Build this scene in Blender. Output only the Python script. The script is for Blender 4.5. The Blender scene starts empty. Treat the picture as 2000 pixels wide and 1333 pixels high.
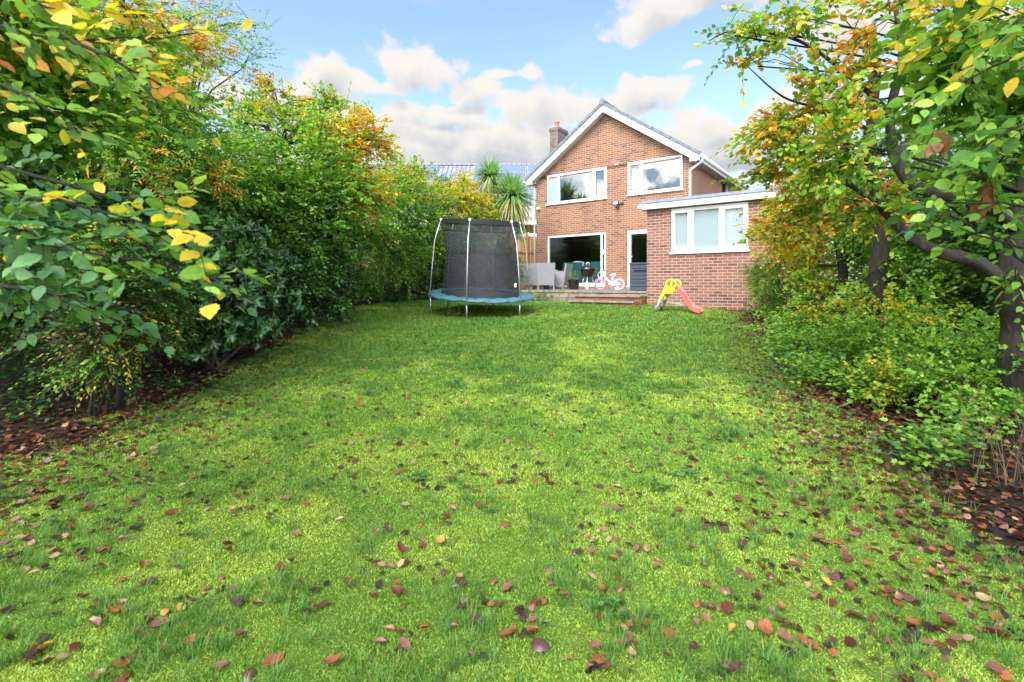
import bpy, math, random
import numpy as np
from mathutils import Vector, Matrix
R = math.radians
rng = np.random.default_rng(7)
random.seed(7)

# ------------------------------------------------------------------ camera, sky, sun
F = 970.0; CX = 1000.0; HY = 558.0; CAMZ = 1.56      # focal length in photo pixels, level camera
scene = bpy.context.scene
col = scene.collection
cam_d = bpy.data.cameras.new('camera')
cam_d.sensor_width = 36; cam_d.lens = F / 2000 * 36
cam_d.shift_y = -(666.5 - HY) / 2000
cam_d.clip_start = 0.05; cam_d.clip_end = 2000
cam = bpy.data.objects.new('camera', cam_d); col.objects.link(cam)
cam.location = (0, 0, CAMZ); cam.rotation_euler = (R(90), 0, 0)
scene.camera = cam
cam_d.dof.use_dof = True; cam_d.dof.focus_distance = 7.5; cam_d.dof.aperture_fstop = 4.0

SUN_EL, SUN_AZ = 48, 212       # azimuth clockwise from +Y (the way the camera looks)
scene.view_settings.view_transform = 'Standard'
scene.view_settings.look = 'None'
scene.view_settings.exposure = 1.95
scene.view_settings.gamma = 1
sd = bpy.data.lights.new('sun', 'SUN'); sd.energy = 1.5; sd.angle = R(40); sd.color = (1, .94, .85)
so = bpy.data.objects.new('sun', sd); col.objects.link(so)
az, el = R(SUN_AZ), R(SUN_EL)
sdir = Vector((math.sin(az) * math.cos(el), math.cos(az) * math.cos(el), math.sin(el)))
so.rotation_euler = sdir.to_track_quat('Z', 'Y').to_euler()
so.location = (0, -20, 30)

world = bpy.data.worlds.new('World'); scene.world = world; world.use_nodes = True
world.cycles.sampling_method = 'MANUAL'; world.cycles.sample_map_resolution = 512

class NT:
    def __init__(s, tree): s.t = tree; s.n = tree.nodes; s.l = tree.links
    def node(s, typ, ins=None, **props):
        nd = s.n.new(typ)
        for k, v in props.items(): setattr(nd, k, v)
        for k, v in (ins or {}).items():
            if hasattr(v, 'is_linked') or isinstance(v, bpy.types.NodeSocket): s.l.new(v, nd.inputs[k])
            else: nd.inputs[k].default_value = v
        return nd
    def m(s, op, a, b=0.0, c=0.0, clamp=False):
        nd = s.n.new('ShaderNodeMath'); nd.operation = op; nd.use_clamp = clamp
        for i, v in enumerate((a, b, c)):
            if isinstance(v, bpy.types.NodeSocket): s.l.new(v, nd.inputs[i])
            elif i < len(nd.inputs): nd.inputs[i].default_value = v
        return nd.outputs[0]
    def v(s, op, a, b=None, scale=None):
        nd = s.n.new('ShaderNodeVectorMath'); nd.operation = op
        for i, x in enumerate((a, b)):
            if x is None: continue
            if isinstance(x, bpy.types.NodeSocket): s.l.new(x, nd.inputs[i])
            else: nd.inputs[i].default_value = x
        if scale is not None: nd.inputs['Scale'].default_value = scale
        return nd.outputs['Value'] if op in ('DOT_PRODUCT', 'LENGTH') else nd.outputs[0]
    def ramp(s, fac, stops):
        nd = s.n.new('ShaderNodeValToRGB'); s.l.new(fac, nd.inputs[0]); e = nd.color_ramp.elements
        while len(e) < len(stops): e.new(.5)
        for i, (p, c) in enumerate(stops):
            e[i].position = p; e[i].color = (*c, 1) if len(c) == 3 else c
        return nd.outputs[0]
    def mix(s, f, a, b, mode='MIX'):
        nd = s.n.new('ShaderNodeMix'); nd.data_type = 'RGBA'; nd.blend_type = mode
        for sock, v in ((nd.inputs[0], f), (nd.inputs[6], a), (nd.inputs[7], b)):
            if isinstance(v, bpy.types.NodeSocket): s.l.new(v, sock)
            elif isinstance(v, (int, float)): sock.default_value = v
            else: sock.default_value = (*v, 1)
        return nd.outputs[2]
    def smooth(s, x, lo, hi, a=0.0, b=1.0):
        nd = s.n.new('ShaderNodeMapRange'); nd.interpolation_type = 'SMOOTHSTEP'
        s.l.new(x, nd.inputs[0])
        for i, v in zip((1, 2, 3, 4), (lo, hi, a, b)): nd.inputs[i].default_value = v
        return nd.outputs[0]

def pdir(px, py):
    return Vector(((px - CX) / F, 1, (HY - py) / F)).normalized()

# cumulus banks of the photograph's sky, as directions: (px, py, half width, half height, weight)
CLOUDS = [(800, 128, 100, 62, 1.0), (635, 150, 72, 52, .95), (700, 165, 130, 40, .7), (915, 185, 95, 26, .75), (1005, 162, 60, 20, .7),
          (820, 205, 70, 20, .55), (1150, 205, 180, 38, .85), (1250, 185, 100, 34, .9), (1000, 270, 260, 50, .8),
          (830, 262, 160, 45, .7), (1400, 250, 160, 42, .8), (1310, 25, 130, 60, 1.05), (1400, -20, 170, 60, 1.0),
          (1340, 141, 30, 10, .45), (1660, 60, 110, 80, .9), (1550, 260, 200, 70, .8), (600, 230, 200, 45, .7),
          (300, 200, 250, 100, .8), (1900, 150, 200, 200, .6), (1000, 320, 700, 40, .8), (560, 320, 300, 50, .8), (1000, 300, 420, 60, 1.1), (1450, 290, 200, 60, 1.1), (1120, 215, 200, 34, 1.0), (850, 225, 130, 30, .95), (640, 175, 110, 50, 1.0)]
cg = bpy.data.node_groups.new('cloud_density', 'ShaderNodeTree')
cg.interface.new_socket('Vector', in_out='INPUT', socket_type='NodeSocketVector')
cg.interface.new_socket('Density', in_out='OUTPUT', socket_type='NodeSocketFloat')
g = NT(cg)
gi = g.n.new('NodeGroupInput'); go = g.n.new('NodeGroupOutput')
vec = gi.outputs[0]
warp = g.node('ShaderNodeTexNoise', {'Vector': vec, 'Scale': 7.0, 'Detail': 2.0})
wv = g.v('SCALE', g.v('SUBTRACT', warp.outputs['Color'], (.5, .5, .5)), scale=.07)
vw = g.v('ADD', vec, wv)
best = None
for (px, py, rw, rh, wt) in CLOUDS:
    c = pdir(px, py); right = Vector((c.y, -c.x, 0)).normalized(); up = right.cross(c).normalized()
    k = ((px - CX) / F) ** 2 + 1 + ((HY - py) / F) ** 2
    ra = rw / F / k ** .75; rb = rh / F / k ** .6
    q = g.v('SUBTRACT', vw, tuple(c))
    a = g.v('DOT_PRODUCT', q, tuple(right / ra)); b = g.v('DOT_PRODUCT', q, tuple(up / rb))
    # flatter underside
    b2 = g.m('MAXIMUM', b, g.m('MULTIPLY', b, -1.5))
    f = g.v('DOT_PRODUCT', q, tuple(c * 3.0))
    d2 = g.m('ADD', g.m('ADD', g.m('MULTIPLY', a, a), g.m('MULTIPLY', b2, b2)), g.m('MULTIPLY', f, f))
    val = g.m('MULTIPLY', g.m('SUBTRACT', 1.0, g.m('SQRT', d2)), wt)
    best = val if best is None else g.m('MAXIMUM', best, val)
# a generic broken cloud field for the rest of the dome
gen = g.node('ShaderNodeTexNoise', {'Vector': g.v('MULTIPLY', vec, (1, 1, 2.2)), 'Scale': 2.6, 'Detail': 3.0})
sep = g.node('ShaderNodeSeparateXYZ', {'Vector': vec})
back = g.smooth(sep.outputs[1], .35, -.2)
genv = g.m('ADD', g.m('MULTIPLY', g.m('SUBTRACT', gen.outputs[0], .47), 4.0), g.m('MULTIPLY', g.m('SUBTRACT', back, 1.0), 3.0))
best = g.m('MAXIMUM', best, genv)
best = g.m('ADD', g.m('MAXIMUM', best, -1.0), .10)
dens = best
g.l.new(dens, go.inputs[0])

w = NT(world.node_tree)
for nd in list(w.n): w.n.remove(nd)
tc = w.n.new('ShaderNodeTexCoord')
sky = w.node('ShaderNodeTexSky', sky_type='NISHITA', sun_disc=False, sun_elevation=el, sun_rotation=az, altitude=50, air_density=1.0, dust_density=.6, ozone_density=2.5)
def cden(vecsock):
    n = w.n.new('ShaderNodeGroup'); n.node_tree = cg; w.l.new(vecsock, n.inputs[0]); return n.outputs[0]
dv = tc.outputs['Generated']
def puff(v, det):
    n = w.node('ShaderNodeTexNoise', {'Vector': v, 'Scale': 15.0, 'Detail': det, 'Roughness': .56})
    return n, w.m('MULTIPLY', w.m('SUBTRACT', n.outputs[0], .5), 1.9)
n1, p1 = puff(dv, 7.0)
vo = w.node('ShaderNodeTexVoronoi', {'Vector': w.v('ADD', dv, w.v('SCALE', w.v('SUBTRACT', n1.outputs['Color'], (.5, .5, .5)), scale=.05)), 'Scale': 26.0}, feature='F1')
b0 = cden(dv)
d0 = w.m('ADD', w.m('ADD', b0, p1), w.m('MULTIPLY', w.m('SUBTRACT', .45, vo.outputs['Distance']), .45))
dv2 = w.v('ADD', dv, (-.014, 0, .024)); n2_, p2 = puff(dv2, 3.0)
d1 = w.m('ADD', cden(dv2), p2)
cover = w.smooth(d0, 0.0, .40)
shade = w.smooth(d1, .08, 1.35)
sepb = w.node('ShaderNodeSeparateXYZ', {'Vector': dv})
sunny = w.smooth(w.m('SUBTRACT', sepb.outputs[1], w.m('MULTIPLY', sepb.outputs[2], .5)), .25, -.6, 1.0, 5.2)      # cloud on the sun's side of the sky is brighter
ccol = w.v('MULTIPLY', w.mix(shade, (2.12, 2.03, 1.88), (1.22, 1.33, 1.48)), w.node('ShaderNodeCombineXYZ', {0: sunny, 1: sunny, 2: sunny}).outputs[0])
# thin high veils and pale air towards the horizon
cir = w.node('ShaderNodeTexNoise', {'Vector': w.v('MULTIPLY', dv, (1.2, 1.2, 7)), 'Scale': 3.0, 'Detail': 6.0, 'Distortion': .6})
veil = w.smooth(cir.outputs[0], .5, .8, 0, .35)
sep = w.node('ShaderNodeSeparateXYZ', {'Vector': dv})
hz = w.smooth(sep.outputs[2], .40, .02, 0, .85)
hsv = w.node('ShaderNodeHueSaturation', {'Color': sky.outputs[0], 'Saturation': .96, 'Value': .78})
base = w.mix(w.m('MAXIMUM', veil, hz), hsv.outputs[0], (1.7, 1.9, 2.05))
skyc = w.mix(cover, base, ccol)
bg = w.node('ShaderNodeBackground', {'Color': skyc, 'Strength': .12})
wo = w.n.new('ShaderNodeOutputWorld'); w.l.new(bg.outputs[0], wo.inputs[0])

# ------------------------------------------------------------------ ground shape and pixel helpers
_gy = np.array([-200, -5, 1, 3, 4.6, 7, 9, 10.5, 11.7, 13, 15, 20, 60, 300.])
_gz = np.array([-1.6, -1.58, -1.56, -1.47, -1.36, -1.13, -.92, -.745, -.655, -.545, -.47, -.42, -.4, -.4])
def vnoise(x, y, s=1.0, seed=0):
    x = np.asarray(x, float) * s; y = np.asarray(y, float) * s
    xi = np.floor(x).astype(np.int64); yi = np.floor(y).astype(np.int64); fx = x - xi; fy = y - yi
    fx = fx * fx * (3 - 2 * fx); fy = fy * fy * (3 - 2 * fy)
    def h(a, b):
        n = (a * 374761393 + b * 668265263 + seed * 69069 + 1013904223) & 0xffffffff
        n = ((n ^ (n >> 13)) * 1274126177) & 0xffffffff
        return ((n ^ (n >> 16)) & 0xffff) / 65535.0
    return (h(xi, yi) * (1 - fx) + h(xi + 1, yi) * fx) * (1 - fy) + (h(xi, yi + 1) * (1 - fx) + h(xi + 1, yi + 1) * fx) * fy
def fbm(x, y, s=1.0, seed=0, o=4):
    t = 0; a = .5
    for i in range(o): t = t + a * vnoise(x, y, s * 2 ** i, seed + i); a *= .5
    return t / (1 - .5 ** o)
def ground(x, y):
    x = np.asarray(x, float); y = np.asarray(y, float)
    z = np.interp(y, _gy, _gz)
    side = np.clip(np.maximum(x - 4.0, -x - 4.5), 0, 3) * .06 * np.clip((14 - y) / 10, 0, 1)
    near = np.clip((20 - np.abs(y)) / 10, 0, 1) * np.clip((12 - np.abs(x)) / 4, 0, 1)
    return CAMZ + z + side + near * ((fbm(x, y, .9, 3, 2) - .5) * .05 + (fbm(x, y, 3.6, 9, 3) - .5) * .06 + (fbm(x, y, 11, 19, 2) - .5) * .022)
def W(px, py, Y): return Vector(((px - CX) / F * Y, Y, CAMZ + (HY - py) / F * Y))
def G(px, py):
    lo, hi = .8, 30.0
    for _ in range(40):
        m = (lo + hi) / 2
        z = float(np.interp(m, _gy, _gz))
        if HY - z * F / m > py: lo = m
        else: hi = m
    x = (px - CX) / F * lo
    return Vector((x, lo, float(ground(x, lo))))

# ------------------------------------------------------------------ object helpers
def tag(o, label=None, cat=None, group=None, kind=None):
    if label: o['label'] = label
    if cat: o['category'] = cat
    if group: o['group'] = group
    if kind: o['kind'] = kind
    return o
def empty(name, loc=(0, 0, 0), rz=0, label=None, cat=None, group=None):
    o = bpy.data.objects.new(name, None); col.objects.link(o)
    o.location = loc; o.rotation_euler = (0, 0, rz); o.empty_display_size = .1
    return tag(o, label, cat, group)
def copy_tree(o, parent=None):
    c = o.copy(); col.objects.link(c); c.parent = parent
    for ch in list(o.children): copy_tree(ch, c)
    return c

class MB:
    def __init__(s): s.v = []; s.f = []; s.uv = []
    def quad(s, pts, uvs=None):
        b = len(s.v); s.v += [tuple(p) for p in pts]; s.f.append(list(range(b, b + len(pts))))
        s.uv.append(uvs or [(p[0], p[2]) for p in pts]); return s
    def box(s, x0, x1, y0, y1, z0, z1, M=None):
        P = [(x, y, z) for z in (z0, z1) for y in (y0, y1) for x in (x0, x1)]
        if M is not None: P = [tuple(M @ Vector(p)) for p in P]
        for q in ((0, 2, 3, 1), (4, 5, 7, 6), (0, 1, 5, 4), (2, 6, 7, 3), (0, 4, 6, 2), (1, 3, 7, 5)):
            pts = [P[i] for i in q]
            n = (Vector(pts[1]) - Vector(pts[0])).cross(Vector(pts[2]) - Vector(pts[1]))
            if abs(n.z) > max(abs(n.x), abs(n.y)): uv = [(p[0], p[1]) for p in pts]
            elif abs(n.x) > abs(n.y): uv = [(p[1], p[2]) for p in pts]
            else: uv = [(p[0], p[2]) for p in pts]
            s.quad(pts, uv)
        return s
    def tube(s, pts, r, sides=8, cap=True, rough=0.0):
        pts = [Vector(p) for p in pts]; n = len(pts)
        rr = r if isinstance(r, (list, tuple, np.ndarray)) else [r] * n
        b0 = len(s.v); prev = None
        for i, p in enumerate(pts):
            t = (pts[min(i + 1, n - 1)] - pts[max(i - 1, 0)]).normalized()
            if prev is None: a = t.orthogonal().normalized()
            else: a = (prev - t * prev.dot(t)).normalized()
            prev = a; c = t.cross(a)
            for k in range(sides):
                th = 2 * math.pi * k / sides
                rj = 1 + rough * (.55 * math.sin(3 * th + i * .23) + .35 * math.sin(5 * th - i * .31 + 1.3) + .4 * math.sin(2 * th + i * .9) + .35 * random.uniform(-1, 1)) if rough else 1
                s.v.append(tuple(p + (a * math.cos(th) + c * math.sin(th)) * rr[i] * rj))
        L = 0
        for i in range(n - 1):
            L2 = L + (pts[i + 1] - pts[i]).length
            for k in range(sides):
                k2 = (k + 1) % sides
                s.f.append([b0 + i * sides + k, b0 + i * sides + k2, b0 + (i + 1) * sides + k2, b0 + (i + 1) * sides + k])
                s.uv.append([(k / sides, L), ((k + 1) / sides, L), ((k + 1) / sides, L2), (k / sides, L2)])
            L = L2
        if cap:
            for i, rev in ((0, True), (n - 1, False)):
                idx = [b0 + i * sides + k for k in range(sides)]
                if rev: idx.reverse()
                s.f.append(idx); s.uv.append([(0, 0)] * sides)
        return s
    def lathe(s, prof, c=(0, 0, 0), sides=20, M=None):
        b0 = len(s.v)
        for (r, z) in prof:
            for k in range(sides):
                th = 2 * math.pi * k / sides
                p = Vector((c[0] + r * math.cos(th), c[1] + r * math.sin(th), c[2] + z))
                s.v.append(tuple(M @ p if M is not None else p))
        for i in range(len(prof) - 1):
            for k in range(sides):
                k2 = (k + 1) % sides
                s.f.append([b0 + i * sides + k, b0 + i * sides + k2, b0 + (i + 1) * sides + k2, b0 + (i + 1) * sides + k])
                s.uv.append([(k / sides, i), ((k + 1) / sides, i), ((k + 1) / sides, i + 1), (k / sides, i + 1)])
        return s
    def prism(s, outline, thick, M):      # outline in local xz, extruded along local y
        n = len(outline)
        A = [tuple(M @ Vector((x, -thick / 2, z))) for x, z in outline]; B = [tuple(M @ Vector((x, thick / 2, z))) for x, z in outline]
        s.quad(A, list(outline)); s.quad(B[::-1], list(outline)[::-1])
        for i in range(n):
            j = (i + 1) % n; s.quad([A[j], A[i], B[i], B[j]])
        return s
    def build(s, name, mat, parent=None, smooth=False, bevel=0):
        me = bpy.data.meshes.new(name); me.from_pydata(s.v, [], s.f); me.materials.append(mat)
        uvl = me.uv_layers.new(name='UVMap')
        flat = np.array([c for f in s.uv for uv in f for c in uv], dtype=np.float32)
        uvl.data.foreach_set('uv', flat)
        if smooth:
            me.polygons.foreach_set('use_smooth', [True] * len(me.polygons))
        me.update()
        o = bpy.data.objects.new(name, me); col.objects.link(o)
        if parent is not None: o.parent = parent
        if bevel:
            b = o.modifiers.new('bevel', 'BEVEL'); b.width = bevel; b.segments = 2; b.limit_method = 'ANGLE'
        return o

def loose_mesh(name, V, faces_per, nv, mats, colors=None, uv=None, smooth=False):
    """V (N*nv,3); faces_per: list of index lists within one element."""
    N = len(V) // nv
    me = bpy.data.meshes.new(name)
    sizes = np.array([len(f) for f in faces_per]); tot = sizes.sum()
    loops = np.concatenate([np.array(f) for f in faces_per])
    L = (loops[None, :] + (np.arange(N) * nv)[:, None]).ravel()
    starts = np.concatenate([[0], np.cumsum(sizes)[:-1]])
    S = (starts[None, :] + (np.arange(N) * tot)[:, None]).ravel()
    me.vertices.add(len(V)); me.vertices.foreach_set('co', np.ascontiguousarray(V, dtype=np.float32).ravel())
    me.loops.add(len(L)); me.loops.foreach_set('vertex_index', L.astype(np.int32))
    me.polygons.add(len(S)); me.polygons.foreach_set('loop_start', S.astype(np.int32))
    me.polygons.foreach_set('loop_total', np.tile(sizes, N).astype(np.int32))
    me.update(calc_edges=True)
    if colors is not None:
        at = me.color_attributes.new('Col', 'FLOAT_COLOR', 'POINT')
        c4 = np.ones((len(V), 4), np.float32); c4[:, :3] = np.repeat(colors, nv, axis=0)
        at.data.foreach_set('color', c4.ravel())
    if uv is not None:
        ul = me.uv_layers.new(name='UVMap')
        ul.data.foreach_set('uv', np.tile(uv[loops].astype(np.float32), (N, 1)).ravel())
    me.materials.append(mats)
    if smooth: me.polygons.foreach_set('use_smooth', np.ones(len(S), bool))
    o = bpy.data.objects.new(name, me); col.objects.link(o)
    return o

# ------------------------------------------------------------------ materials
def new_mat(name):
    m = bpy.data.materials.new(name); m.use_nodes = True; t = NT(m.node_tree)
    for nd in list(t.n): t.n.remove(nd)
    out = t.n.new('ShaderNodeOutputMaterial'); return m, t, out
def simple(name, c, rough=.6, metal=0, var=.12, scale=6.0, bump=.0, bscale=60, spec=.5):
    m, t, out = new_mat(name)
    tc = t.n.new('ShaderNodeTexCoord')
    nz = t.node('ShaderNodeTexNoise', {'Vector': tc.outputs['Object'], 'Scale': scale, 'Detail': 6.0})
    a = tuple(x * (1 - var) for x in c); b = tuple(min(1, x * (1 + var)) for x in c)
    cc = t.ramp(nz.outputs[0], [(.3, a), (.7, b)])
    p = t.node('ShaderNodeBsdfPrincipled', {'Base Color': cc, 'Roughness': rough, 'Metallic': metal, 'Specular IOR Level': spec})
    if bump:
        n2 = t.node('ShaderNodeTexNoise', {'Vector': tc.outputs['Object'], 'Scale': float(bscale), 'Detail': 4.0})
        bp = t.node('ShaderNodeBump', {'Height': n2.outputs[0], 'Strength': bump, 'Distance': .01}); t.l.new(bp.outputs[0], p.inputs['Normal'])
    t.l.new(p.outputs[0], out.inputs[0]); return m

def leaf_mat(name, trans=.35, rough=.42, spec=.35, veins=False, boost=(1.25, 1.15, .7)):
    m, t, out = new_mat(name)
    at = t.node('ShaderNodeAttribute', attribute_name='Col')
    c = at.outputs['Color']
    if veins:
        uv = t.n.new('ShaderNodeUVMap'); s = t.node('ShaderNodeSeparateXYZ', {'Vector': uv.outputs[0]})
        ay = t.m('ABSOLUTE', s.outputs[1])
        st = t.m('PINGPONG', t.m('SUBTRACT', t.m('MULTIPLY', s.outputs[0], 9.0), t.m('MULTIPLY', ay, 7.0)), .5)
        rib = t.smooth(st, .0, .13, 1, 0); mid = t.smooth(ay, .0, .03, 1, 0)
        vv = t.m('MAXIMUM', t.m('MULTIPLY', rib, .45), t.m('MULTIPLY', mid, .8))
        c = t.mix(vv, c, t.mix(1.0, c, (.55, .6, .6), 'MULTIPLY'))
        tc = t.n.new('ShaderNodeTexCoord')
        nz = t.node('ShaderNodeTexNoise', {'Vector': tc.outputs['Object'], 'Scale': 55.0, 'Detail': 5.0})
        c = t.mix(t.smooth(nz.outputs[0], .45, .75, 0, .55), c, t.mix(1.0, c, (.6, .5, .5), 'MULTIPLY'))
    p = t.node('ShaderNodeBsdfPrincipled', {'Base Color': c, 'Roughness': rough, 'Specular IOR Level': spec})
    if veins:
        bp = t.node('ShaderNodeBump', {'Height': vv, 'Strength': .35, 'Distance': .002}); t.l.new(bp.outputs[0], p.inputs['Normal'])
    tr = t.node('ShaderNodeBsdfTranslucent', {'Color': t.mix(1.0, c, boost, 'MULTIPLY')})
    mx = t.node('ShaderNodeMixShader', {0: trans, 1: p.outputs[0], 2: tr.outputs[0]})
    t.l.new(mx.outputs[0], out.inputs[0]); return m

def brick_mat(name, c1, c2, mortar, orange=.5):
    m, t, out = new_mat(name)
    uv = t.n.new('ShaderNodeUVMap')
    br = t.node('ShaderNodeTexBrick', {'Vector': uv.outputs[0], 'Color1': (*c1, 1), 'Color2': (*c2, 1), 'Mortar': (*mortar, 1), 'Scale': 1.0,
                'Mortar Size': .0085, 'Mortar Smooth': .2, 'Bias': 0.0, 'Brick Width': .225, 'Row Height': .075}, offset=.5)
    # second brick texture offset picks odd dark burnt bricks
    b2 = t.node('ShaderNodeTexBrick', {'Vector': t.v('ADD', uv.outputs[0], (.225 * 40, .075 * 60, 0)), 'Color1': (0, 0, 0, 1), 'Color2': (1, 1, 1, 1), 'Mortar': (.5, .5, .5, 1), 'Scale': 1.0,
                'Mortar Size': .0075, 'Mortar Smooth': .3, 'Brick Width': .225, 'Row Height': .075}, offset=.5)
    odd = t.smooth(t.node('ShaderNodeSeparateColor', {0: b2.outputs[0]}).outputs[0], .72, .95)
    notm = t.m('SUBTRACT', 1.0, br.outputs['Fac'])
    cc = t.mix(t.m('MULTIPLY', t.m('MULTIPLY', odd, notm), .75), br.outputs[0], (.10, .06, .06))
    nz = t.node('ShaderNodeTexNoise', {'Vector': uv.outputs[0], 'Scale': .9, 'Detail': 5.0})
    cc = t.mix(t.m('MULTIPLY', t.smooth(nz.outputs[0], .45, .7), t.m('MULTIPLY', notm, orange)), cc, (.40, .20, .10))
    nf = t.node('ShaderNodeTexNoise', {'Vector': uv.outputs[0], 'Scale': 30.0, 'Detail': 6.0})
    cc = t.mix(t.smooth(nf.outputs[0], .35, .7, 0, .3), cc, t.mix(1.0, cc, (.6, .6, .62), 'MULTIPLY'))
    ns = t.node('ShaderNodeTexNoise', {'Vector': t.v('MULTIPLY', uv.outputs[0], (2.6, .35, 1)), 'Scale': 1.0, 'Detail': 6.0})
    cc = t.mix(t.smooth(ns.outputs[0], .5, .72, 0, .38), cc, t.mix(1.0, cc, (.62, .6, .58), 'MULTIPLY'))
    p = t.node('ShaderNodeBsdfPrincipled', {'Base Color': cc, 'Roughness': .85, 'Specular IOR Level': .25})
    hgt = t.m('ADD', t.m('MULTIPLY', notm, 1.0), t.m('MULTIPLY', nf.outputs[0], .35))
    bp = t.node('ShaderNodeBump', {'Height': hgt, 'Strength': .7, 'Distance': .008}); t.l.new(bp.outputs[0], p.inputs['Normal'])
    t.l.new(p.outputs[0], out.inputs[0]); return m

def glass_mat(name, refl=.5, tint=(.75, .85, .9)):
    m, t, out = new_mat(name)
    tc = t.n.new('ShaderNodeTexCoord'); nz = t.node('ShaderNodeTexNoise', {'Vector': tc.outputs['Object'], 'Scale': 1.2})
    bp = t.node('ShaderNodeBump', {'Height': nz.outputs[0], 'Strength': .04, 'Distance': .1})
    tr = t.node('ShaderNodeBsdfTransparent', {'Color': (*tint, 1)})
    gl = t.node('ShaderNodeBsdfGlossy', {'Color': (.92, .97, 1, 1), 'Roughness': .02, 'Normal': bp.outputs[0]})
    fr = t.node('ShaderNodeLayerWeight', {'Blend': .5})
    fac = t.m('ADD', t.m('MULTIPLY', t.m('POWER', fr.outputs['Facing'], 4.0), .7), refl + .03, clamp=True)
    mx = t.node('ShaderNodeMixShader', {0: fac, 1: tr.outputs[0], 2: gl.outputs[0]})
    t.l.new(mx.outputs[0], out.inputs[0]); return m

def stone_mat(name, c, moss=.4):
    m, t, out = new_mat(name)
    tc = t.n.new('ShaderNodeTexCoord')
    n1 = t.node('ShaderNodeTexNoise', {'Vector': tc.outputs['Object'], 'Scale': 5.0, 'Detail': 8.0, 'Roughness': .65})
    n2 = t.node('ShaderNodeTexNoise', {'Vector': tc.outputs['Object'], 'Scale': 2.3, 'Detail': 5.0})
    cc = t.ramp(n1.outputs[0], [(.25, tuple(x * .45 for x in c)), (.5, c), (.75, tuple(min(1, x * 1.7) for x in c))])
    cc = t.mix(t.smooth(n2.outputs[0], .5, .68, 0, moss), cc, (.10, .14, .03))
    p = t.node('ShaderNodeBsdfPrincipled', {'Base Color': cc, 'Roughness': .9})
    bp = t.node('ShaderNodeBump', {'Height': n1.outputs[0], 'Strength': .8, 'Distance': .03}); t.l.new(bp.outputs[0], p.inputs['Normal'])
    t.l.new(p.outputs[0], out.inputs[0]); return m

def bark_mat(name, c):
    m, t, out = new_mat(name)
    tc = t.n.new('ShaderNodeTexCoord')
    v = t.v('MULTIPLY', tc.outputs['Object'], (6, 6, 1.6))
    n1 = t.node('ShaderNodeTexNoise', {'Vector': v, 'Scale': 3.2, 'Detail': 10.0, 'Roughness': .78, 'Distortion': .8})
    n2 = t.node('ShaderNodeTexNoise', {'Vector': tc.outputs['Object'], 'Scale': 2.5, 'Detail': 5.0})
    cc = t.ramp(n1.outputs[0], [(.34, tuple(x * .25 for x in c)), (.5, c), (.66, tuple(x * 4.2 for x in c))])
    cc = t.mix(t.smooth(n2.outputs[0], .48, .7, 0, .4), cc, (.05, .065, .025))
    p = t.node('ShaderNodeBsdfPrincipled', {'Base Color': cc, 'Roughness': .8})
    bp = t.node('ShaderNodeBump', {'Height': n1.outputs[0], 'Strength': 1.0, 'Distance': .05}); t.l.new(bp.outputs[0], p.inputs['Normal'])
    t.l.new(p.outputs[0], out.inputs[0]); return m

M = dict(
    brick=brick_mat('house brick', (.34, .15, .085), (.23, .107, .075), (.48, .37, .28), .38),
    brick2=brick_mat('extension brick', (.32, .145, .105), (.22, .11, .09), (.50, .39, .32), .12),
    brick3=brick_mat('step brick', (.40, .13, .06), (.35, .12, .06), (.35, .24, .16), .2),
    white=simple('white painted trim', (.78, .79, .78), .35, var=.03),
    upvc=simple('white window plastic', (.84, .85, .86), .25, var=.015),
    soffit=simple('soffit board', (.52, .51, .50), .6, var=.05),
    lead=simple('roof edge felt', (.22, .27, .36), .5, var=.15),
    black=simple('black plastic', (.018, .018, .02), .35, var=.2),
    glass=glass_mat('upstairs window glass', .21),
    glass_dk=glass_mat('ground floor glass', .03, (.88, .95, .93)),
    frost=glass_mat('blind window glass', .03, (.95, .99, 1)),
    blind=simple('pale blind fabric', (.72, .80, .84), .8, var=.03),
    slate=simple('grey roof tile', (.15, .17, .22), .6, var=.3, scale=9, bump=.3),
    stone=stone_mat('weathered paving stone', (.26, .225, .18)),
    chim=brick_mat('chimney stone', (.24, .18, .15), (.13, .11, .10), (.28, .24, .2), .2),
    clay=simple('terracotta', (.50, .20, .10), .7),
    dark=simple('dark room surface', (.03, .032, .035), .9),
    steel=simple('galvanised steel tube', (.55, .58, .62), .32, metal=.75, var=.12),
    rattan=simple('grey woven rattan', (.27, .28, .31), .6, var=.25, scale=60, bump=.6, bscale=140),
    bark=bark_mat('beech bark', (.016, .0125, .009)),
    bark2=bark_mat('shrub bark', (.07, .055, .035)),
    leaf=leaf_mat('leaf', .45),
    leafv=leaf_mat('veined leaf', .45, veins=True),
    gloss=leaf_mat('glossy evergreen leaf', .12, .22, .6),
    grassm=leaf_mat('grass blade', .35, .5, .25),
    fallen=leaf_mat('fallen beech leaf', .08, .3, .55, veins=True, boost=(1.2, .8, .5)),
)
# ------------------------------------------------------------------ the house
HC = Vector((5.943, 16.4, 0)); HA = math.atan2(-.5966, .8026)
XL = Vector((.8026, -.5966, 0)); YL = Vector((.5966, .8026, 0)); HW = 6.18
def hloc(px, d=0.0):        # photo column -> local x on the plane local y = d
    r = (px - CX) / F; o = HC + YL * d
    return (r * o.y - o.x) / (XL.x - r * XL.y)
def hz(py, x, d=0.0):
    p = HC + XL * x + YL * d
    return CAMZ + (HY - py) / F * p.y
PZ = CAMZ - .15             # patio level
LZ = CAMZ - .53             # lawn level by the house
house = empty('brick_house', (HC.x, HC.y, 0), HA, 'two storey red brick house with white windows, pitched grey roof and flat roofed extension', 'house')

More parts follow.
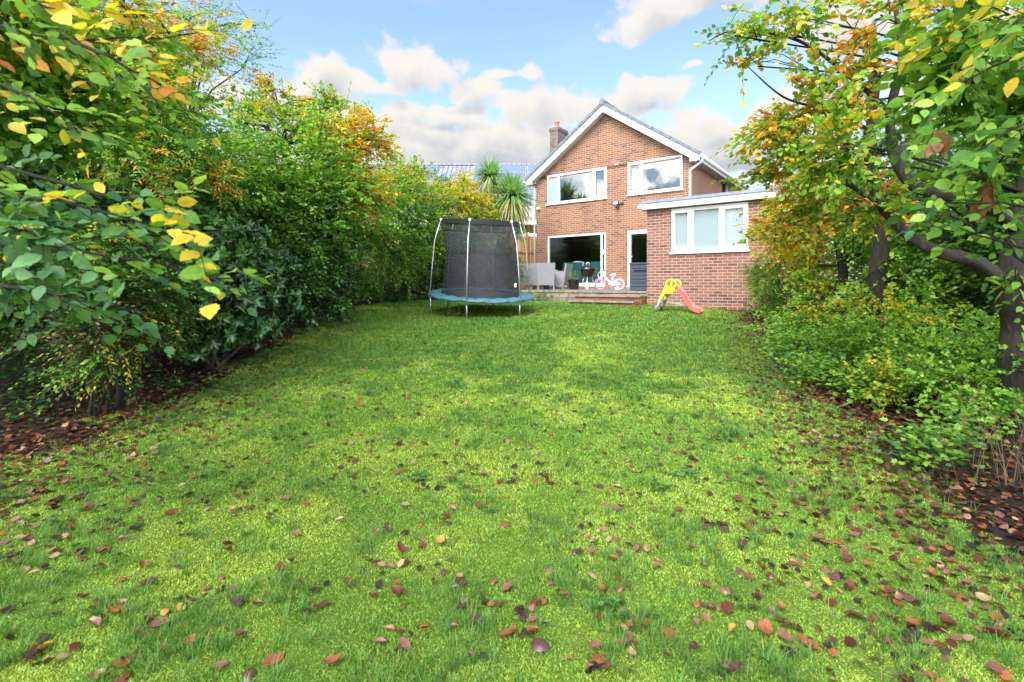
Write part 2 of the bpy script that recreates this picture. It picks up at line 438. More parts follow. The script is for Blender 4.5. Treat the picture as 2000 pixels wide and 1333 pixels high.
def wall_cells(mb, x0, x1, z0, z1, holes, y=0.0, axis='x', reveal=.09, nrm=-1):
    xs = sorted({x0, x1, *[h[0] for h in holes], *[h[1] for h in holes]})
    zs = sorted({z0, z1, *[h[2] for h in holes], *[h[3] for h in holes]})
    def P(a, b, c): return (a, c, b) if axis == 'x' else (c, a, b)
    for i in range(len(xs) - 1):
        for j in range(len(zs) - 1):
            cx, cz = (xs[i] + xs[i + 1]) / 2, (zs[j] + zs[j + 1]) / 2
            if any(h[0] < cx < h[1] and h[2] < cz < h[3] for h in holes): continue
            q = [(xs[i], zs[j]), (xs[i + 1], zs[j]), (xs[i + 1], zs[j + 1]), (xs[i], zs[j + 1])]
            mb.quad([P(a, b, y) for a, b in q], q)
    for (a0, a1, b0, b1) in holes:
        y2 = y - nrm * reveal
        for q in ([(a0, b0), (a0, b1)], [(a1, b1), (a1, b0)], [(a0, b1), (a1, b1)], [(a1, b0), (a0, b0)]):
            (p, r), (p2, r2) = q
            mb.quad([P(p, r, y), P(p2, r2, y), P(p2, r2, y2), P(p, r, y2)], [(p, r), (p2, r2), (p2 + .1, r2), (p + .1, r)])

EZ = hz(306, 0)             # eave height of the walls
AZ = EZ + 2.13              # gable apex
wins = {}
def rect(px0, px1, pyt0, pyt1, pyb0, pyb1, d=0.0):
    a, b = hloc(px0, d), hloc(px1, d)
    zt = (hz(pyt0, a, d) + hz(pyt1, b, d)) / 2; zb = (hz(pyb0, a, d) + hz(pyb1, b, d)) / 2
    return (a, b, zb, zt)
LW = rect(1069, 1185, 344.5, 325.5, 400.5, 386)
RW = rect(1226.5, 1333, 319, 302, 381, 369.5)
PD = rect(1070, 1183.5, 462.5, 454.8, 557, 556)
dx0 = hloc(1226.5)
BD = (dx0, dx0 + .95, PZ + .14, hz(452, dx0))
mb = MB()
wall_cells(mb, -HW, 0, LZ - .3, EZ, [LW, RW, PD, BD])
mb.quad([(-HW, 0, EZ), (0, 0, EZ), (-HW / 2, 0, AZ)], [(-HW, EZ), (0, EZ), (-HW / 2, AZ)])
DEP = 9.0
SW0 = 4.15; SW1 = 4.75      # side window in the right hand wall
swz = (CAMZ + 2.0, EZ - .05)
wall_cells(mb, 0, DEP, LZ - .3, EZ, [(SW0, SW1, *swz)], y=0.0, axis='y', nrm=1)
wall_cells(mb, 0, DEP, LZ - .3, EZ, [], y=-HW, axis='y')
wall_cells(mb, -HW, 0, LZ - .3, EZ, [], y=DEP)
mb.quad([(-HW, DEP, EZ), (0, DEP, EZ), (-HW / 2, DEP, AZ)], [(-HW, EZ), (0, EZ), (-HW / 2, AZ)])
mb.build('wall', M['brick'], house)

# roof: two tiled slopes with overhangs, each tile course a small step
sl = math.atan2(AZ - EZ, HW / 2)
def roof_slope(sign):
    mb = MB(); OH = .30; n = 13
    up = .24                                            # tile plane above wall plate line
    x_e, x_r = HW / 2 + OH, 0.0
    for i in range(n):
        a0 = x_e * (1 - i / n); a1 = x_e * (1 - (i + 1) / n) - .05
        z0 = AZ + up - a0 * math.tan(sl) + .03; z1 = AZ + up - a1 * math.tan(sl)
        X0, X1 = -HW / 2 + sign * a0, -HW / 2 + sign * max(a1, 0)
        yf, yb = -.30, DEP + .25
        mb.quad([(X0, yf, z0), (X0, yb, z0), (X1, yb, z1), (X1, yf, z1)])
        mb.quad([(X0, yf, z0 - .055), (X0, yb, z0 - .055), (X0, yb, z0), (X0, yf, z0)])
        mb.quad([(X0, yf, z0 - .055), (X0, yf, z0), (X1, yf, z1), (X1, yf, z1 - .055)])
        mb.quad([(X0, yf, z0 - .055), (X1, yf, z1 - .055), (X1, yb, z1 - .055), (X0, yb, z0 - .055)])
    return mb
rf = roof_slope(1)
r2 = roof_slope(-1)
for q, u in zip(r2.f, r2.uv): rf.quad([r2.v[i] for i in q], u)
# verge cap tiles: stepped grey units along both front edges
for sgn in (1, -1):
    n = 11; L = (HW / 2 + .32) / math.cos(sl)
    for i in range(n):
        s0 = L * i / n + .0; s1 = L * (i + 1) / n + .03
        for (s, e) in ((s0, s1),):
            a0, a1 = s * math.cos(sl), e * math.cos(sl)
            t = .035 * (1)
            zA, zB = AZ + .235 - a0 * math.tan(sl), AZ + .235 - a1 * math.tan(sl)
            X0, X1 = -HW / 2 + sgn * a0, -HW / 2 + sgn * a1
            lift0, lift1 = .038, .058
            P = [(X0, -.35, zA - .07), (X1, -.35, zB - .05), (X1, -.35, zB + lift1), (X0, -.35, zA + lift0)]
            Q = [(x, -.16, z) for (x, y, z) in P]
            rf.quad(P); rf.quad(Q[::-1]); rf.quad([P[3], P[2], Q[2], Q[3]]); rf.quad([P[1], Q[1], Q[2], P[2]]); rf.quad([P[0], P[1], Q[1], Q[0]])
rf.tube([(-HW / 2, -.37, AZ + .25), (-HW / 2, DEP + .25, AZ + .25)], .11, 10)
roof = rf.build('roof', M['slate'], house)

# barge boards, with the boxed eaves at their feet
def slab(mb, pts, y0, y1):
    n = len(pts)
    A = [(x, y0, z) for x, z in pts]; B = [(x, y1, z) for x, z in pts]
    mb.quad(A); mb.quad(B[::-1])
    for i in range(n):
        j = (i + 1) % n; mb.quad([A[j], A[i], B[i], B[j]])
for sgn in (1, -1):
    c = -HW / 2; X = HW / 2 + .30; T = math.tan(sl)
    zt = AZ + .17; zb = AZ - .09
    mb = MB()
    zft = zt - X * T
    pts = [(c, zt), (c + sgn * X, zft), (c + sgn * X, zft - .17), (c + sgn * (X - .12), zft - .20), (c + sgn * (X - .28), zb - (X - .28) * T), (c, zb)]
    slab(mb, pts, -.30, -.275)
    mb.build('barge_board', M['white'], house)
    mb = MB()
    mb.quad([(c, -.275, zb + .02), (c + sgn * (X - .05), -.275, zb + .02 - (X - .05) * T), (c + sgn * (X - .05), .0, zb + .02 - (X - .05) * T), (c, 0, zb + .02)])
    # eaves soffit and fascia
    xe = c + sgn * X; xw = c + sgn * HW / 2
    ze = zft - .18
    mb.quad([(xw, -.27, ze), (xe, -.27, ze), (xe, DEP, ze), (xw, DEP, ze)])
    mb.quad([(xw, -.272, ze), (xe, -.272, ze), (xe, -.272, ze + .17), (xw, -.272, ze + .17)])
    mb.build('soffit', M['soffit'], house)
    fb = MB().box(*sorted((xe, xe + sgn * .022)), -.27, DEP, ze - .01, ze + .16)
    fb.build('fascia', M['white'], house)
    gb = MB(); g0 = xe + sgn * .085
    gb.tube([(g0, -.33, ze + .125), (g0, DEP, ze + .125)], .055, 10)
    gb.build('gutter', M['white'], house, smooth=True)
    if sgn > 0:
        pb = MB(); pb.tube([(g0 - .01, -.16, ze + .12), (g0 - .01, -.16, ze + .02), (g0 - .03, -.15, ze - .02), (-.045, -.06, ze - .24), (-.045, -.055, ze - .32), (-.045, -.055, CAMZ + 2.0)], .038, 10)
        pb.build('downpipe', M['white'], house, smooth=True)
    else:
        pb = MB(); pb.tube([(g0, -.10, ze + .1), (g0 + .01, -.10, ze - .0), (xw - .05, -.06, ze - .12), (xw - .05, -.055, ze - .2), (xw - .05, -.055, PZ)], .036, 10)
        pb.build('downpipe', M['white'], house, smooth=True)
# dark soil pipe on the side wall beside the side window
MB().tube([(.07, SW0 - .25, EZ - .02), (.07, SW0 - .25, CAMZ + 1.8)], .055, 10).build('soil_pipe', M['black'], house, smooth=True)

def window(r, splits, name='window', y=0.0, fw=.055, glass='glass', sill=True, axis='x', inset=.02, opening=(), parent=house, bars=.07):
    """frame round the opening r, vertical mullions at fractional splits, one pane per light"""
    a, b, z0, z1 = r
    f = MB(); yf = y - .012 if axis == 'x' else y + .012
    def bx(p0, p1, q0, q1, d0, d1):
        if axis == 'x': f.box(p0, p1, y + d0, y + d1, q0, q1)
        else: f.box(y - d1, y - d0, p0, p1, q0, q1)
    bx(a, b, z1 - bars, z1, -.012, .07)
    bx(a, b, z0, z0 + bars, -.012, .07)
    edges = [a] + [a + (b - a) * s for s in splits] + [b]
    bx(a, a + bars, z0 + bars, z1 - bars, -.012, .07); bx(b - bars, b, z0 + bars, z1 - bars, -.012, .07)
    for e in edges[1:-1]: bx(e - bars * .55, e + bars * .55, z0 + bars, z1 - bars, -.010, .07)
    for k in opening:           # opening lights carry a second, slightly proud sash
        e0, e1 = edges[k] + bars * .6, edges[k + 1] - bars * .6
        s = .045
        bx(e0, e1, z1 - bars - s + .01, z1 - bars + .012, -.03, .05); bx(e0, e1, z0 + bars - .012, z0 + bars + s, -.03, .05)
        bx(e0, e0 + s, z0 + bars + s, z1 - bars - s + .01, -.03, .05); bx(e1 - s, e1, z0 + bars + s, z1 - bars - s + .01, -.03, .05)
    w = f.build(name, M['upvc'], parent, bevel=.004)
    for k in range(len(edges) - 1):
        g = MB()
        e0, e1 = edges[k] + bars * .4, edges[k + 1] - bars * .4
        if axis == 'x': g.quad([(e0, y + .03, z0 + .03), (e1, y + .03, z0 + .03), (e1, y + .03, z1 - .03), (e0, y + .03, z1 - .03)])
        else: g.quad([(y - .03, e0, z0 + .03), (y - .03, e1, z0 + .03), (y - .03, e1, z1 - .03), (y - .03, e0, z1 - .03)])
        g.build('pane', M[glass], w)
    if sill:
        s = MB()
        if axis == 'x': s.box(a - .04, b + .04, y - .055, y + .02, z0 - .045, z0 - .002)
        else: s.box(y - .02, y + .055, a - .04, b + .04, z0 - .045, z0 - .002)
        s.build('sill', M['upvc'], w, bevel=.004)
    return w
w1 = window(LW, (.205, .79), opening=(2,))
w2 = window(RW, (.27,), opening=(0,))
window((SW0, SW1, *swz), (), y=0.0, axis='y', glass='frost', sill=False)
# curtain and blind behind upstairs glass
def wavy(mb, x0, x1, z0, z1, y, amp=.02, n=24):
    pts = [(x0 + (x1 - x0) * i / n, y + amp * math.sin(i * 1.9) * (1 + .4 * math.sin(i * .7))) for i in range(n + 1)]
    for i in range(n):
        mb.quad([(pts[i][0], pts[i][1], z0), (pts[i + 1][0], pts[i + 1][1], z0), (pts[i + 1][0], pts[i + 1][1], z1), (pts[i][0], pts[i][1], z1)])
    return mb
a, b, z0, z1 = LW
wavy(MB(), a + .05, a + (b - a) * .19, z0, z1, .07).build('curtain', M['blind'], house, smooth=True)
a, b, z0, z1 = RW
MB().box(a + (b - a) * .27, b - .03, .06, .09, z1 - .30, z1 - .06).build('blind', M['blind'], house)
# upstairs room shell so that the glass has a room behind it
rm = MB()
def room(x0, x1, y0, y1, z0, z1):
    rm.quad([(x0, y1, z0), (x1, y1, z0), (x1, y1, z1), (x0, y1, z1)]); rm.quad([(x0, y0, z0), (x0, y1, z0), (x0, y1, z1), (x0, y0, z1)])
    rm.quad([(x1, y0, z0), (x1, y0, z1), (x1, y1, z1), (x1, y1, z0)]); rm.quad([(x0, y0, z0), (x1, y0, z0), (x1, y1, z0), (x0, y1, z0)])
    rm.quad([(x0, y0, z1), (x0, y1, z1), (x1, y1, z1), (x1, y0, z1)])
mid = (LW[1] + RW[0]) / 2
room(-HW + .1, mid - .05, .1, 3.5, EZ - 2.35, EZ - .06)
room(mid + .05, -.1, .1, 3.5, EZ - 2.35, EZ - .06)
rm.build('bedroom_wall', simple('pale bedroom plaster', (.42, .45, .5), .9), house)
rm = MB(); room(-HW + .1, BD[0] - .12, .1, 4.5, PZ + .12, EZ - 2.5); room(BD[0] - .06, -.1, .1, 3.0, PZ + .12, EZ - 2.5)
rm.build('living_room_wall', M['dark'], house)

# patio window (floor to ceiling glass) and back door
w3 = window(PD, (.93,), glass='glass_dk', sill=False, bars=.06)
MB().box(PD[0] - .03, PD[1] + .03, -.05, .03, PD[2] - .07, PD[2]).build('sill', M['upvc'], w3, bevel=.004)
MB().box(PD[0] + (PD[1] - PD[0]) * .955, PD[0] + (PD[1] - PD[0]) * .985, -.035, -.012, PD[2] + 1.12, PD[2] + 1.3).build('handle', M['upvc'], w3, bevel=.003)
d = MB(); a, b, z0, z1 = BD
d.box(a, a + .12, -.03, .06, z0, z1 - .12); d.box(b - .10, b, -.03, .06, z0, z1 - .12); d.box(a, b, -.032, .06, z1 - .12, z1); d.box(a + .12, b - .1, -.028, .06, z0, z0 + .25)
d.box(a - .04, a + .16, -.06, .05, z0 - .05, z0 + .0)
door = d.build('back_door', M['upvc'], house, bevel=.004)
MB().quad([(a + .1, .02, z0 + .2), (b - .08, .02, z0 + .2), (b - .08, .02, z1 - .1), (a + .1, .02, z1 - .1)]).build('pane', M['glass_dk'], door)
MB().box(a + .075, a + .115, -.05, -.03, z0 + .95, z0 + 1.12).tube([(a + .095, -.07, z0 + 1.04), (a + .2, -.07, z0 + 1.04)], .011, 8).build('handle', M['upvc'], door)
# stone plinth under the door and along the wall foot
pl = MB()
x = -HW
while x < -.1:
    wd = random.uniform(.3, .55)
    x2 = min(x + wd, -.05)
    if not (PD[0] - .2 < x < PD[1] and False):
        pl.box(x + .006, x2 - .006, -.05 - random.uniform(0, .02), -.004, PZ - .05, PZ + .085)
    x = x2
pl.build('stone_plinth', M['stone'], house, bevel=.01)

# chimney
cx0 = -HW - .48
def chim():
    c = MB(); zt = hz(256, cx0, 2.0); X0, X1 = cx0 + .02, cx0 + .44
    c.box(X0, X1, 1.75, 2.55, EZ - 1.2, zt - .14)
    for i, g in enumerate((.02, .035, .02)): c.box(X0 - g, X1 + g, 1.75 - g, 2.55 + g, zt - .14 + i * .06, zt - .14 + (i + 1) * .06)
    o = c.build('chimney', M['chim'], roof)
    zz = zt + .03
    return c, zz, (X0 + X1) / 2
_, zz, xm = chim()
MB().lathe([(.12, 0), (.115, .05), (.10, .08), (.095, .26), (.12, .28), (.12, .33), (.085, .33), (.08, .1)], (xm, 2.0, zz), 16).build('chimney_pot', M['clay'], roof, smooth=True)

# small fittings on the gable
vx = hloc(1219); vz = hz(283, vx)
v = MB().box(vx - .09, vx + .09, -.02, -.002, vz - .07, vz + .07)
for i in range(4): v.box(vx - .075, vx + .075, -.03, -.02, vz - .055 + i * .03, vz - .04 + i * .03)
v.build('air_vent', simple('grey air brick', (.25, .2, .19), .8), house)
fx = hloc(1206); fz = hz(398, fx)
fl = MB().box(fx - .09, fx + .09, -.16, -.10, fz - .06, fz + .07); fl.tube([(fx, -.1, fz), (fx + .05, -.05, fz - .03), (fx + .16, -.01, fz - .02)], .018, 8); fl.box(fx + .14, fx + .24, -.05, -.002, fz - .05, fz + .02)
fl.lathe([(.035, 0), (.045, -.04), (.04, -.09), (.0, -.11)], (fx + .03, -.1, fz - .09), 12)
fo = fl.build('floodlight', M['black'], house)
MB().box(fx - .075, fx + .075, -.165, -.161, fz - .045, fz + .055).build('lens', M['upvc'], fo)
sx = hloc(1053); sz_ = hz(409, sx)
so_ = MB().box(sx - .06, sx + .05, -.1, -.002, sz_ - .02, sz_ + .06).build('security_sensor', M['upvc'], house, bevel=.01)
MB().lathe([(.03, 0), (.03, -.04), (0, -.06)], (sx, -.06, sz_ - .02), 10).build('sensor_eye', M['black'], so_)
MB().box(hloc(1203) - .05, hloc(1203) + .08, -.012, -.002, hz(322, hloc(1203)) - .02, hz(322, hloc(1203)) + .025).build('wall_patch', M['white'], house)

# ------------------------------------------------------------------ flat roofed extension (part of the house)
EX0, EX1, EY = 0.0, 2.96, -3.93
EWZ = hz(411, 0.0, EY)
EW = rect(1311.5, 1461.5, 408, 393, 494, 487.5, EY)
EW = (EW[0], EW[1], EW[2], min(EW[3], EWZ - .03))
mb = MB()
wall_cells(mb, EX0, EX1, LZ - .3, EWZ, [EW], y=EY)
wall_cells(mb, EY, -.002, LZ - .3, EWZ, [], y=EX0, axis='y')
wall_cells(mb, EY, 6, LZ - .3, EWZ, [], y=EX1, axis='y', nrm=1)
mb.build('extension_wall', M['brick2'], house)
fr = MB(); OHx = .13; FY = EY - .16
fr.box(EX0 - OHx, EX1 + OHx, FY, FY + .025, EWZ + .0, EWZ + .15)
fr.box(EX0 - OHx, EX0 - OHx + .02, FY + .025, -.01, EWZ + .0, EWZ + .15)
fr.box(EX1 + OHx - .02, EX1 + OHx, FY + .025, 6, EWZ + .0, EWZ + .15)
fr.box(EX0 - OHx + .02, EX1 + OHx - .02, FY + .025, -.012, EWZ + .002, EWZ + .012)
fr.build('extension_fascia', M['white'], house, bevel=.004)
MB().box(EX0 - OHx + .05, EX1 + OHx - .03, FY - .03, -.008, EWZ + .152, EWZ + .225).build('flat_roof', M['lead'], house, bevel=.008)
MB().box(EX0 - OHx - .03, EX0 - OHx + .05, FY - .07, FY - .002, EWZ + .03, EWZ + .11).tube([(EX0 - OHx, FY - .05, EWZ + .02), (EX1 + OHx, FY - .05, EWZ + .10)], .001, 4).build('gutter_end', M['white'], house)
window(EW, (.285, .665), y=EY, glass='frost', opening=(0, 2), bars=.085)
a, b, z0, z1 = EW
MB().quad([(a + .03, EY + .05, z0), (b - .03, EY + .05, z0), (b - .03, EY + .05, z1), (a + .03, EY + .05, z1)]).build('blind', simple('extension blind', (.33, .40, .43), .9, var=.02), house)
st_n = 0       # small dark hearts hung inside the right-hand light
for k in range(8):
    xx = b - .12 - .27 * random.random(); zz_ = z1 - .14 - .3 * random.random()
    MB().quad([(xx, EY + .025, zz_ - .018), (xx + .012, EY + .025, zz_ + .006), (xx, EY + .025, zz_ + .018), (xx - .012, EY + .025, zz_ + .006)]).build('window_ornament', M['black'], house)

# ------------------------------------------------------------------ patio and steps (in the house's own axes)
def hobj(mb, name, mat, bevel=0, smooth=False):
    o = mb.build(name, mat, None, smooth, bevel); o.location = (HC.x, HC.y, 0); o.rotation_euler = (0, 0, HA); return o
pt = MB()
px0, px1 = -6.9, -.02; yfr = EY + .12
y = -.06
while y > yfr + .1:
    x = px0; y2 = max(y - .6, yfr)
    while x < px1 - .05:
        x2 = min(x + random.choice((.45, .6, .75)), px1)
        pt.box(x + .006, x2 - .006, y2 + .006, y - .006, PZ - .06, PZ + random.uniform(-.006, .004)); x = x2
    y = y2
tag(hobj(pt, 'patio_paving', M['stone'], .008), kind='structure')
pb = MB().box(px0 + .05, px1, yfr + .07, -.06, LZ - .3, PZ - .065)
x = px0
for row in range(3):
    x = px0
    while x < px1:
        x2 = min(x + random.uniform(.18, .42), px1)
        h0 = PZ - .075 - (row + 1) * .13; pb.box(x + .008, x2 - .008, yfr + random.uniform(-.01, .03), yfr + .08, h0, h0 + .12); x = x2
tag(hobj(pb, 'patio_retaining_wall', M['stone'], .01), 'low mossy stone retaining wall along the front edge of the patio', 'wall')
# steps from photo columns 1118..1262
def steps():
    root = empty('garden_steps', (HC.x, HC.y, 0), HA, 'two shallow steps of orange brick and mossy stone slabs from lawn to patio', 'steps')
    for i, (yb, ztop, c0, c1) in enumerate(((yfr, PZ - .115, 1120, 1262), (yfr - .42, PZ - .255, 1112, 1256))):
        yf = yb - .40
        x0, x1 = hloc(c0, yf), min(hloc(c1, yf), -.03)
        t = MB(); x = x0
        while x < x1 - .05:
            x2 = min(x + random.uniform(.5, .8), x1)
            t.box(x + .006, x2 - .006, yf - .04 + random.uniform(-.02, .01), yb + .02 if i == 0 else yb - .01, ztop - .05, ztop + random.uniform(-.01, .004)); x = x2
        t.build('tread', M['stone'], root, bevel=.01)
        MB().box(x0 + .04, x1 - .03, yf + .01, yb - .01, LZ - .3, ztop - .052).build('riser', M['brick3'], root)
steps()

# ------------------------------------------------------------------ things on the patio
def on_patio(px, d):
    x = hloc(px, d); p = HC + XL * x + YL * d; return Vector((p.x, p.y, PZ))
G_CH = 'rattan chairs round the patio table'
def rattan_chair(loc, rz, label):
    t = empty('rattan_chair', loc, rz, label, 'chair', G_CH)
    w, dp = .29, .30
    b = MB()                       # back leans outwards at the top (local +y is the front)
    slab_pts = [(-w + .02, .16), (w - .02, .16), (w + .03, .93), (-w - .03, .93)]
    A = [(x, -dp - (z - .16) * .16, z) for x, z in slab_pts]; B = [(x, -dp + .06 - (z - .16) * .16, z) for x, z in slab_pts]
    b.quad(A); b.quad(B[::-1])
    for i in range(4):
        j = (i + 1) % 4; b.quad([A[j], A[i], B[i], B[j]])
    b.build('backrest', M['rattan'], t, bevel=.012)
    MB().box(-w + .03, w - .03, -dp + .03, dp, .16, .43).build('seat', M['rattan'], t, bevel=.012)
    MB().box(-w + .05, w - .05, -dp + .08, dp + .0, .432, .49).build('cushion', simple('grey seat cushion', (.25, .26, .28), .9), t, bevel=.02)
    for s in (-1, 1):
        a = MB().box(min(s * w, s * (w - .055)), max(s * w, s * (w - .055)), -dp + .0, dp + .02, .14, .66)
        a.build('armrest', M['rattan'], t, bevel=.012)
        for yy in (-dp + .02, dp - .03):
            MB().box(min(s * w, s * (w - .05)), max(s * w, s * (w - .05)), yy, yy + .05, 0, .14).build('leg', M['rattan'], t, bevel=.004)
    return t
tc_ = on_patio(1046, -1.05)
tb = empty('patio_table', tc_, HA, 'grey rattan patio table with pale top between the chairs', 'table')
MB().box(-.72, .72, -.42, .42, .70, .735).build('tabletop', M['upvc'], tb, bevel=.006)
MB().box(-.68, .68, -.38, .38, .60, .698).build('apron', M['rattan'], tb, bevel=.006)
for sx_ in (-1, 1):
    for sy_ in (-1, 1):
        MB().box(sx_ * .64 - .04, sx_ * .64 + .04, sy_ * .34 - .04, sy_ * .34 + .04, 0, .6).build('leg', M['rattan'], tb)
rattan_chair(on_patio(1066.5, -1.95), R(-4), 'grey rattan chair with its back to the lawn, in front of the table')
rattan_chair(on_patio(1092, -1.15), R(62), 'grey rattan armchair turned side on, beside the potted plant')
rattan_chair(on_patio(1026, -2.0), R(-14), 'grey rattan chair by the fence, seen behind the trampoline pole')
rattan_chair(on_patio(1049, -1.9), R(-30), 'grey rattan chair half hidden between the two other chairs at the table')
# planter
p = on_patio(1121, -1.3)
pp = empty('plant_pot', p, 0, 'black plastic pot with a sparse yellowing shrub in front of the patio window', 'potted plant')
MB().lathe([(.0, .0), (.155, 0), (.20, .30), (.225, .30), (.23, .36), (.20, .36), (.19, .32), (0, .32)], sides=24).build('pot', M['black'], pp, smooth=False)
# kettle barbecue
p = on_patio(1148, -1.7)
bq = empty('kettle_barbecue', p, R(20), 'black kettle barbecue with lid on three pale legs', 'barbecue')
bk = simple('black enamel', (.012, .011, .014), .12, var=.1)
MB().lathe([(0, .40), (.10, .41), (.19, .47), (.245, .56), (.26, .64), (.262, .66)], sides=28).build('bowl', bk, bq, smooth=True)
ld = MB().lathe([(.268, .655), (.272, .68), (.255, .74), (.20, .80), (.11, .835), (0, .845)], sides=28).build('lid', bk, bq, smooth=True)
MB().tube([(-.05, 0, .83), (-.05, 0, .90), (0, 0, .925), (.05, 0, .90), (.05, 0, .83)], .013, 8).build('handle', M['white'], ld, smooth=True)
lm = simple('pale metal leg', (.7, .7, .7), .35, metal=.4)
for k in range(3):
    th = R(90 + 120 * k + 25)
    lg = MB().tube([(.15 * math.cos(th), .15 * math.sin(th), .44), (.29 * math.cos(th), .29 * math.sin(th), .02)], .013, 8).build('leg', lm, bq, smooth=True)
MB().tube([(.2 * math.cos(a), .2 * math.sin(a), .24) for a in np.linspace(0, 2 * math.pi, 20)], .008, 6).build('rack', lm, bq, smooth=True)
for s in (-1, 1):
    wx, wy = .29 * math.cos(R(115)) + s * .0, .29 * math.sin(R(115))
MB().tube([(.29 * math.cos(R(235)) - .0, .29 * math.sin(R(235)) - .02, .075), (.29 * math.cos(R(235)), .29 * math.sin(R(235)) + .02, .075)], .07, 16).build('wheel', lm, bq, smooth=False)

# child's bicycle
def bike():
    p = on_patio(1191, -1.9)
    t = empty('childs_bicycle', p, HA + R(18), "small white and pink child's bicycle with stabilisers", 'bicycle')
    wht = simple('white bike paint', (.8, .8, .82), .25, var=.03); pk = simple('pink rubber', (.62, .25, .38), .5, var=.05)
    bl = simple('pale blue tyre', (.55, .66, .82), .5, var=.05)
    for x, mt_, nm in ((-.30, pk, 'wheel'), (.30, bl, 'wheel')):
        wv = MB()
        wv.tube([(x + .155 * math.cos(a), 0, .18 + .155 * math.sin(a)) for a in np.linspace(0, 2 * math.pi, 29)], .026, 8, cap=False)
        wo_ = wv.build(nm, mt_, t, smooth=True)
        sp = MB()
        for k in range(10):
            a = k * math.pi / 5; sp.tube([(x, 0, .18), (x + .14 * math.cos(a), 0, .18 + .14 * math.sin(a))], .004, 4)
        sp.tube([(x, -.04, .18), (x, .04, .18)], .025, 10); sp.build('spokes', wht, wo_)
    f = MB()
    f.tube([(-.30, .035, .18), (-.24, .035, .42), (-.225, 0, .46)], .014, 8); f.tube([(-.30, -.035, .18), (-.24, -.035, .42), (-.225, 0, .46)], .014, 8)
    f.tube([(-.23, 0, .44), (-.2, 0, .56)], .018, 8)
    f.tube([(-.22, 0, .50), (-.08, 0, .34), (.04, 0, .22)], .03, 10)
    f.tube([(.04, 0, .22), (.10, 0, .44)], .018, 8)
    f.tube([(.04, .03, .21), (.30, .035, .18)], .011, 8); f.tube([(.04, -.03, .21), (.30, -.035, .18)], .011, 8)
    f.tube([(.08, .03, .38), (.30, .035, .18)], .009, 8); f.tube([(.08, -.03, .38), (.30, -.035, .18)], .009, 8)
    f.build('frame', wht, t, smooth=True)
    MB().tube([(-.03, -.05, .22), (-.02, -.05, .25), (.12, -.05, .27), (.3, -.05, .22), (.3, -.05, .17), (.1, -.05, .16), (-.03, -.05, .2)], .02, 6).build('chain_guard', wht, t, smooth=True)
    s = MB().tube([(.0, 0, .485), (.06, 0, .49), (.13, 0, .485), (.2, 0, .50)], [.02, .035, .06, .055], 10).tube([(.1, 0, .42), (.11, 0, .48)], .012, 6)
    s.build('saddle', wht, t, smooth=True)
    h = MB().tube([(-.2, 0, .55), (-.22, .06, .58), (-.17, .2, .64)], .012, 8).tube([(-.2, 0, .55), (-.22, -.06, .58), (-.17, -.2, .64)], .012, 8)
    h = h.build('handlebar', wht, t, smooth=True)
    for sgn in (-1, 1): MB().tube([(-.18, sgn * .17, .625), (-.12, sgn * .25, .655)], .024, 8).build('grip', pk, h, smooth=True)
    bs = MB()
    bs.tube([(-.30 + .07 * math.cos(a), -.09 + .1 * 0, .49 + .095 * math.sin(a)) for a in np.linspace(0, 2 * math.pi, 18)], .008, 6)
    for k in range(3): bs.tube([(-.30 + .07 * math.cos(a), -.05 + .05 * k, .46 - .05 * k * 0 + .095 * math.sin(a)) for a in np.linspace(math.pi, 2 * math.pi, 12)], .005, 5)
    bs.build('basket', wht, t, smooth=True)
    for x, m_ in ((-.30, pk), (.30, pk)):
        MB().tube([(x + .20 * math.cos(a), 0, .18 + .20 * math.sin(a)) for a in np.linspace(R(20), R(160), 12)], .016, 6).build('mudguard', m_, t, smooth=True)
    for sgn in (-1, 1):
        st_ = MB().tube([(.28, sgn * .03, .19), (.26, sgn * .16, .17), (.26, sgn * .17, .07)], .008, 6)
        so2 = st_.build('stabiliser', wht, t, smooth=True)
        MB().tube([(.26, sgn * .155, .062), (.26, sgn * .185, .062)], .06, 14).build('small_wheel', wht, so2)
    cr = MB().tube([(.04, -.08, .21), (.04, -.09, .11)], .009, 6).box(-.01, .09, -.15, -.09, .10, .12); cr.build('pedal', pk, t)
bike()
# slatted storage box beside the door
bx = hloc(1236.5, -3.05); loc = HC + XL * bx + YL * -3.3; 
sb = empty('storage_box', (loc.x, loc.y, PZ), HA, 'dark slate grey slatted storage box by the back door', 'storage box')
gm = simple('slate grey slatted plastic', (.055, .075, .105), .5, var=.1)
bd = MB()
bd.box(0, .74, .02, .6, .0, .74)
for k in range(7): bd.box(.05, .69, .0, .03, .02 + k * .103, .11 + k * .103)
bd.box(0, .05, .004, .05, 0, .745); bd.box(.69, .74, .004, .05, 0, .745)
bd.build('body', gm, sb, bevel=.006)
MB().box(-.01, .75, -.01, .62, .747, .80).build('lid', gm, sb, bevel=.012)
MB().box(.14, .62, -.02, -.002, .565, .585).build('handle', M['black'], sb)

